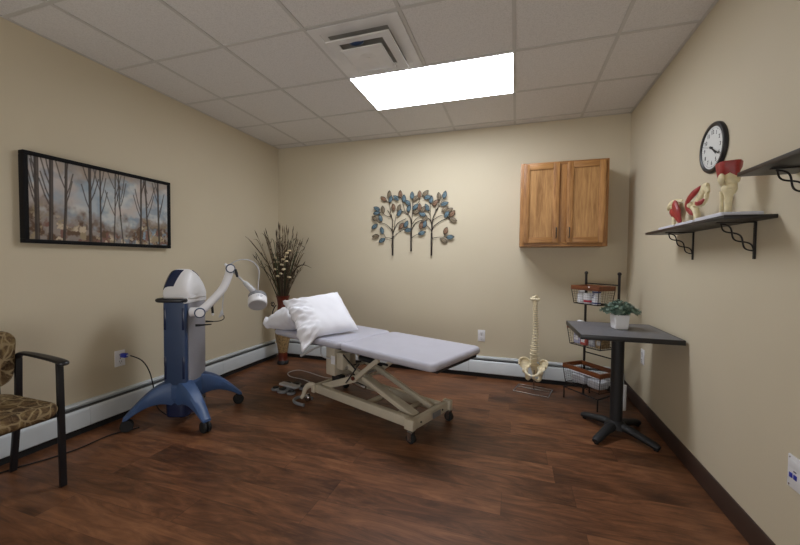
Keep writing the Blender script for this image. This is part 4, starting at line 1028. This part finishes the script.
for zr, zb, wx0, wx1, wy0 in ((1.02, .862, -.140, .140, -.02), (.675, .50, -.160, .185, -.035), (.318, .150, -.180, .200, -.055)):
    wy1 = .178; rh = .038
    b = MB(); b.bx(wx0, wx1, wy0, wy0+.012, zr-rh, zr, .002); b.bx(wx0, wx1, wy1-.012, wy1, zr-rh, zr, .002); b.bx(wx0, wx0+.012, wy0+.012, wy1-.012, zr-rh, zr, .002); b.bx(wx1-.012, wx1, wy0+.012, wy1-.012, zr-rh, zr, .002)
    bk = b.build('basket_rim', M['rimwood'], t)
    ins = .022; b = MB()
    fx0, fx1, fy0, fy1 = wx0+ins, wx1-ins, wy0+ins*.8, wy1-ins*.5
    c4 = [(fx0, fy0), (fx1, fy0), (fx1, fy1), (fx0, fy1)]; t4 = [(wx0+.004, wy0+.004), (wx1-.004, wy0+.004), (wx1-.004, wy1-.004), (wx0+.004, wy1-.004)]
    for i in range(4):
        j = (i+1) % 4
        b.tube([(*c4[i], zb), (*c4[j], zb)], .0036, 6); b.tube([(*c4[i], zb), (*t4[i], zr-rh)], .0036, 6)
        ln = (Vector(c4[i])-Vector(c4[j])).length; nn = int(ln/.022)
        for k in range(1, nn):
            q = k/nn; lo = Vector((*c4[i], zb)).lerp(Vector((*c4[j], zb)), q); hi = Vector((*t4[i], zr-rh)).lerp(Vector((*t4[j], zr-rh)), q); b.tube([lo, hi], .0007, 4)
        for k in range(1, 6):
            q = k/6; b.tube([Vector((*c4[i], zb)).lerp(Vector((*t4[i], zr-rh)), q), Vector((*c4[j], zb)).lerp(Vector((*t4[j], zr-rh)), q)], .0007, 4)
    for k in range(1, 16): q = k/16; b.tube([(fx0+(fx1-fx0)*q, fy0, zb), (fx0+(fx1-fx0)*q, fy1, zb)], .0014, 4)
    b.build('wire_basket', M['wire'], bk)
b = MB(); b.box((.045, -.021, 1.012), (.014, .003, .012), .001); part(b.build('price_sticker', M['white'], t), 'small white sticker on top rim')
RM = Matrix.Translation(RK) @ Matrix.Rotation(RKR, 4, 'Z')
def onrack(x, y, z): return RM @ Vector((x, y, z))
# top basket goods
zb = .8665
t = thing('white_jar', 'rounded plain white jar, leftmost in the top basket', 'jar', onrack(-.080, .040, zb), RKR)
MB().lathe([(.026, 0), (.031, .006), (.031, .06), (.028, .082), (.025, .088)], 24).build('body', M['whitematte'], t); MB().lathe([(.026, .0885), (.027, .092), (.027, .104), (.024, .107)], 24).build('lid', M['white'], t)
t = thing('white_tub', 'white tub with a red stripe round its base in the top basket', 'tub', onrack(-.008, .040, zb), RKR)
MB().lathe([(.034, 0), (.036, .004), (.037, .066)], 28).build('body', M['white'], t); part(MB().lathe([(.0362, .012), (.0370, .0125), (.0374, .030), (.0366, .0305)], 28, cap=False).build('label_band', M['red'], t), 'red band'); MB().lathe([(.038, .0665), (.039, .070), (.039, .084), (.036, .088)], 28).build('lid', M['whitematte'], t)
t = thing('white_canister', 'white canister with blue printed label in the top basket', 'canister', onrack(.068, .042, zb), RKR)
MB().lathe([(.032, 0), (.033, .003), (.033, .115)], 28).build('body', M['white'], t); MB().lathe([(.0335, .1155), (.0335, .120), (.031, .122)], 28).build('lid', M['whitematte'], t)
b = MB(); b.lathe([(.0332, .006), (.0338, .0065), (.0338, .018), (.0332, .0185)], 28, cap=False); b.lathe([(.0332, .098), (.0338, .0985), (.0338, .110), (.0332, .1105)], 28, cap=False); part(b.build('label_band', M['labelblue'], t), 'blue stripes')
b = MB(); 
for k in range(3): b.box((-.008+.003*k, -.0336, .058+.015*k), (.020, .0016, .007))
b.build('label_print', M['labelblue'], t)
# middle basket packets
zb = .5055
for i, (x, y, w, d, h, mm, lab) in enumerate(((-.095, .07, .075, .11, .095, 'cardblue', 'lilac and white packet at the left of the middle basket'), (-.018, .06, .065, .12, .085, 'cardred', 'red and white packet second from left in the middle basket'), (.052, .065, .062, .11, .080, 'cardgrey', 'grey printed packet in the middle basket near table edge'), (.120, .065, .065, .11, .090, 'crackle', 'brown tinted packet at the right of the middle basket'))):
    t = thing('supply_packet', lab, 'packet', onrack(x, y, zb), RKR+.06*(i-1.5), None)
    b = MB(); b.slab(-w/2, w/2, -d/2, d/2, 0, h, .012, .008, 4); b.build('wrapper', M[mm], t)
    b = MB(); b.box((0, -d/2-.0008, h*.5), (w*.55, .001, h*.4)); b.build('label_patch', M['white'] if i < 2 else M['lightgrey'], t)
# bottom basket: plastic bagged supplies
zb = .1555
def bag(label, x, y, sx, sy, sz, seed, zoff=0., rz=0.):
    r = np.random.default_rng(seed); f = r.uniform(4, 17, (10, 3)); p_ = r.random(10)*6.28
    bm = bmesh.new(); bmesh.ops.create_icosphere(bm, subdivisions=4, radius=1)
    for v in bm.verts:
        c = v.co.copy(); s_ = lambda q: math.copysign(abs(q)**.55, q)
        w = sum(math.sin(f[k, 0]*c.x+f[k, 1]*c.y+f[k, 2]*c.z+p_[k]) for k in range(10))/10
        k = 1-.13*abs(w)+.06*w
        v.co = Vector((s_(c.x)*sx*k, s_(c.y)*sy*k, max(-1, s_(c.z)*k)*sz))
    zmin = min(v.co.z for v in bm.verts)
    for v in bm.verts: v.co.z -= zmin
    b = MB(); b.from_bm(bm, True); o = b.build('bagged_supplies', M['cloud'], None, onrack(x, y, zb+zoff), (0, 0, RKR+rz), sharp=180)
    return tag(o, label, 'bag')
bag('clear plastic bag of white supplies at the left of the bottom basket', -.070, .060, .076, .066, .045, 1)
bag('clear plastic bag of white supplies at the right of the bottom basket', .088, .060, .072, .066, .042, 2)
b = MB(); b.slab(-.13, .13, -.055, .055, 0, .014, .01, .006, 4)
o = b.build('folded_sheet', M['whitematte'], None, onrack(-.01, .062, zb+.092), (0, .0, RKR+.05)); tag(o, 'folded white sheet on top of the bagged supplies in the bottom basket', 'sheet')
t = thing('paper_roll', 'upright white roll on the floor just right of the table column', 'paper roll', (.868, 3.372, .0), 0)
b = MB(); b.lathe([(.008, .001), (.021, .001), (.022, .004), (.022, .205), (.021, .208), (.008, .208)], 24); b.build('roll', M['whitematte'], t)
# small tissue on the middle basket rim
o = MB().slab(-.03, .03, -.02, .02, 0, .022, .012, .01, 4).build('folded_tissue', M['whitematte'], None, onrack(-.13, .10, .676), (0, 0, RKR)); tag(o, 'small folded white tissue lying on the rim of the middle basket', 'tissue')

# ------------------------------------------------------------------ pedestal table
TX = Vector((.690, 2.862, 0))
t = thing('pedestal_table', 'square charcoal topped pedestal table with black cross base against right wall', 'table', TX, math.radians(1.5))
TZ = .752
MB().bx(-.285, .285, -.285, .285, TZ-.030, TZ-.0005, .003).build('table_top', M['tabletop'], t)
b = MB(); 
for q in ((-.289, .289, -.289, -.2855), (-.289, .289, .2855, .289), (-.289, -.2855, -.2855, .2855), (.2855, .289, -.2855, .2855)): b.bx(*q, TZ-.031, TZ, .001)
part(b.build('edge_band', M['black'], t), 'black rubber edge')
b = MB(); b.cyl((.01, .02, .08), (.01, .02, TZ-.032), .040, 24); b.bx(-.12, .14, -.11, .15, TZ-.044, TZ-.0315, .002); b.build('column', M['blackmat'], t)
b = MB(); cx, cy = .01, .02
b.lathe([(.06, .045), (.075, .05), (.065, .075), (.045, .10)], 24, Matrix.Translation((cx, cy, 0)))
for a in (127, 231, 314, 44):
    a = math.radians(a); d = Vector((math.cos(a), math.sin(a), 0)); c0 = Vector((cx, cy, 0))
    pts = [c0+d*r+Vector((0, 0, z)) for r, z in ((.02, .065), (.10, .062), (.18, .047), (.255, .032), (.285, .024))]
    b.tube(pts, [.036, .036, .033, .030, .020], 10, smooth_path=4, flat=.72, up=(0, 0, 1)) if False else b.tube(pts, [.026, .027, .024, .023, .016], 12, smooth_path=4, flat=1.25, up=(0, 0, 1))
b.build('cross_base', M['blackmat'], t)
b = MB()
for a in (127, 231, 314, 44):
    a = math.radians(a); p = Vector((cx+.265*math.cos(a), cy+.265*math.sin(a), 0)); b.cyl(p+Vector((0, 0, .001)), p+Vector((0, 0, .014)), .014, 12)
b.build('leveling_foot', M['blackrub'], t)

# potted plant
PP = Vector((.708, 2.895, TZ+.0005))
t = thing('potted_plant', 'small grey green bushy plant in a white square pot on the table', 'plant', PP, math.radians(8))
def taper(b, r0, r1, z0, z1, br):
    vs = []; 
    for r, z in ((r0-br, z0), (r0, z0+br), (r1, z1), (r1-.006, z1), (r1-.007, z1-.012)):
        vs += [(x, y, z) for x, y in rrect(r, -r, r, .010, 4)]
    n = len(vs)//5; fs = [(i*n+k, i*n+(k+1) % n, (i+1)*n+(k+1) % n, (i+1)*n+k) for i in range(4) for k in range(n)]+[tuple(range(n-1, -1, -1)), tuple(4*n+k for k in range(n))]
    return b.add(vs, fs, True)
b = MB(); taper(b, .043, .050, 0, .100, .004); b.build('pot', M['white'], t)
b = MB(); b.bx(-.041, .041, -.041, .041, .082, .093); b.build('moss', M['soil'], t)
rr = random.Random(21)
for k in range(70):
    a = k*2.39996; q = ((k+.5)/70)**.6; el = PI/2-q*1.08
    d = Vector((math.cos(a)*math.cos(el), math.sin(a)*math.cos(el), math.sin(el)*.85)); L_ = rr.uniform(.075, .112)
    p0 = Vector((math.cos(a)*.026*q, math.sin(a)*.026*q, .092)); p1 = p0+d*L_*.55+Vector((0, 0, .012)); p2 = p0+d*L_*1.06+Vector((0, 0, .012-.03*q))
    b = MB(); b.tube([p0, p1, p2], .0014, 4, smooth_path=3)
    pts, _ = spline([p0, p1, p2], [0]*3, 6)
    for i in range(3, len(pts)):
        tdir = (pts[i]-pts[i-1]).normalized()
        for s_ in range(3):
            ang = s_*2*PI/3+i*1.1; ref = tdir.orthogonal().normalized(); sd = (Matrix.Rotation(ang, 3, tdir) @ ref)
            ld = (sd*.85+tdir*.55).normalized(); w = tdir.cross(ld).normalized(); l = rr.uniform(.015, .022); wd = .0068
            o_ = pts[i]; up_ = ld.cross(w)*.003
            b.add([o_, o_+ld*l*.45+w*wd+up_, o_+ld*l, o_+ld*l*.45-w*wd+up_], [(0, 1, 2, 3)], False)
    b.build('sprig', M['foliage'] if k % 3 else M['foliage2'], t)

# ------------------------------------------------------------------ waiting chair at left
t = thing('armchair', 'black framed armchair with brown leaf pattern upholstery by the left wall', 'chair', (-2.49, .965, 0))
for s_, y in ((1, .275), (-1, -.275)):
    b = MB()
    b.bar((.215, y, .001), (.205, y, .665), .030, .018, .003, up=(1, 0, 0))
    b.build('leg', M['black'], t)
    b = MB(); b.bar((-.215, y, .001), (-.150, y, .42), .030, .020, .003, up=(1, 0, 0)); b.bar((-.150, y, .42), (-.142, y, .655), .030, .020, .003, up=(1, 0, 0)); b.build('leg', M['black'], t)
    b = MB(); b.tube([(-.142, y, .63), (-.140, y, .662), (-.118, y, .684), (-.03, y, .688), (.12, y, .680), (.205, y, .672), (.245, y+.0, .664), (.255, y, .655)], [.016, .018, .020, .021, .023, .024, .024, .012], 10, smooth_path=4, flat=.55, up=(0, 1, 0)); b.build('armrest', M['black'], t)
b = MB(); b.bx(-.20, .20, -.262, -.235, .375, .40, .003); b.bx(-.20, .20, .235, .262, .375, .40, .003); b.bx(.165, .20, -.235, .235, .375, .40, .003); b.bx(-.205, -.17, -.265, .265, .375, .40, .003); b.build('seat_frame', M['black'], t)
def seatmesh():
    b = MB(); b.slab(-.215, .290, -.255, .255, .402, .468, .09, .032, 6)
    b.v = [(x, y, z+.012*math.cos(min(1, abs(y)/.26)*PI/2)*(z > .44)-.0*(x)) for x, y, z in b.v]
    return b
seatmesh().build('seat', M['uphol'], t)
b = MB(); b.slab(-.155, .155, -.2585, .2585, -.028, .028, .07, .024, 6)
mm = Matrix.Translation((-.146, 0, .668)) @ Matrix.Rotation(math.radians(8), 4, 'Y') @ Matrix.Rotation(-PI/2, 4, 'Y')
b.v = [tuple(mm @ Vector(v)) for v in b.v]
b.build('backrest', M['uphol'], t)
b = MB(); 
for y in (-.2, .2): b.bar((-.170, y, .39), (-.185, y, .62), .025, .012, .002, up=(1, 0, 0))
b.build('back_support', M['black'], t)

# ------------------------------------------------------------------ camera
f_, yaw, pit, rol = 359.2661, .3117, -.0321, .0094
cy_, sy_, cp_, sp_ = math.cos(yaw), math.sin(yaw), math.cos(pit), math.sin(pit)
fwd = Vector((-sy_*cp_, cy_*cp_, sp_)); rt = Vector((cy_, sy_, 0)); up = rt.cross(fwd)
r2 = rt*math.cos(rol)+up*math.sin(rol); u2 = -rt*math.sin(rol)+up*math.cos(rol)
cam = bpy.data.cameras.new('camera'); cam.sensor_width = 36; cam.sensor_fit = 'HORIZONTAL'; cam.lens = f_*36/800; cam.clip_start = .02
co = bpy.data.objects.new('camera', cam); COL.objects.link(co)
mw = Matrix((r2, u2, -fwd)).transposed().to_4x4(); mw.translation = (0, 0, CZ); co.matrix_world = mw
bpy.context.scene.camera = co
# ------------------------------------------------------------------ added soft fill lamp behind the photographer, not a real fixture
def area(name, loc, target, sx, sy, watt, col=(1, .95, .88)):
    l = bpy.data.lights.new(name, 'AREA'); l.shape = 'RECTANGLE'; l.size = sx; l.size_y = sy; l.energy = watt; l.color = col
    o = bpy.data.objects.new(name, l); COL.objects.link(o); o.location = loc
    o.rotation_euler = (Vector(target)-Vector(loc)).to_track_quat('-Z', 'Y').to_euler()
area('fill_light', (-.9, YF+.06, 1.2), (-.9, 2.5, 2.9), 3.4, 1.8, 64, (.98, .985, 1.0))
# ------------------------------------------------------------------ world and view
w = bpy.data.worlds.new('world'); bpy.context.scene.world = w; w.use_nodes = True
w.node_tree.nodes['Background'].inputs[0].default_value = (.05, .05, .05, 1); w.node_tree.nodes['Background'].inputs[1].default_value = .2
sc = bpy.context.scene
sc.view_settings.view_transform = 'Standard'; sc.view_settings.look = 'None'; sc.view_settings.exposure = 0.; sc.view_settings.gamma = 1.
sc.cycles.max_bounces = 8; sc.cycles.diffuse_bounces = 6
sc.cycles.use_denoising = True
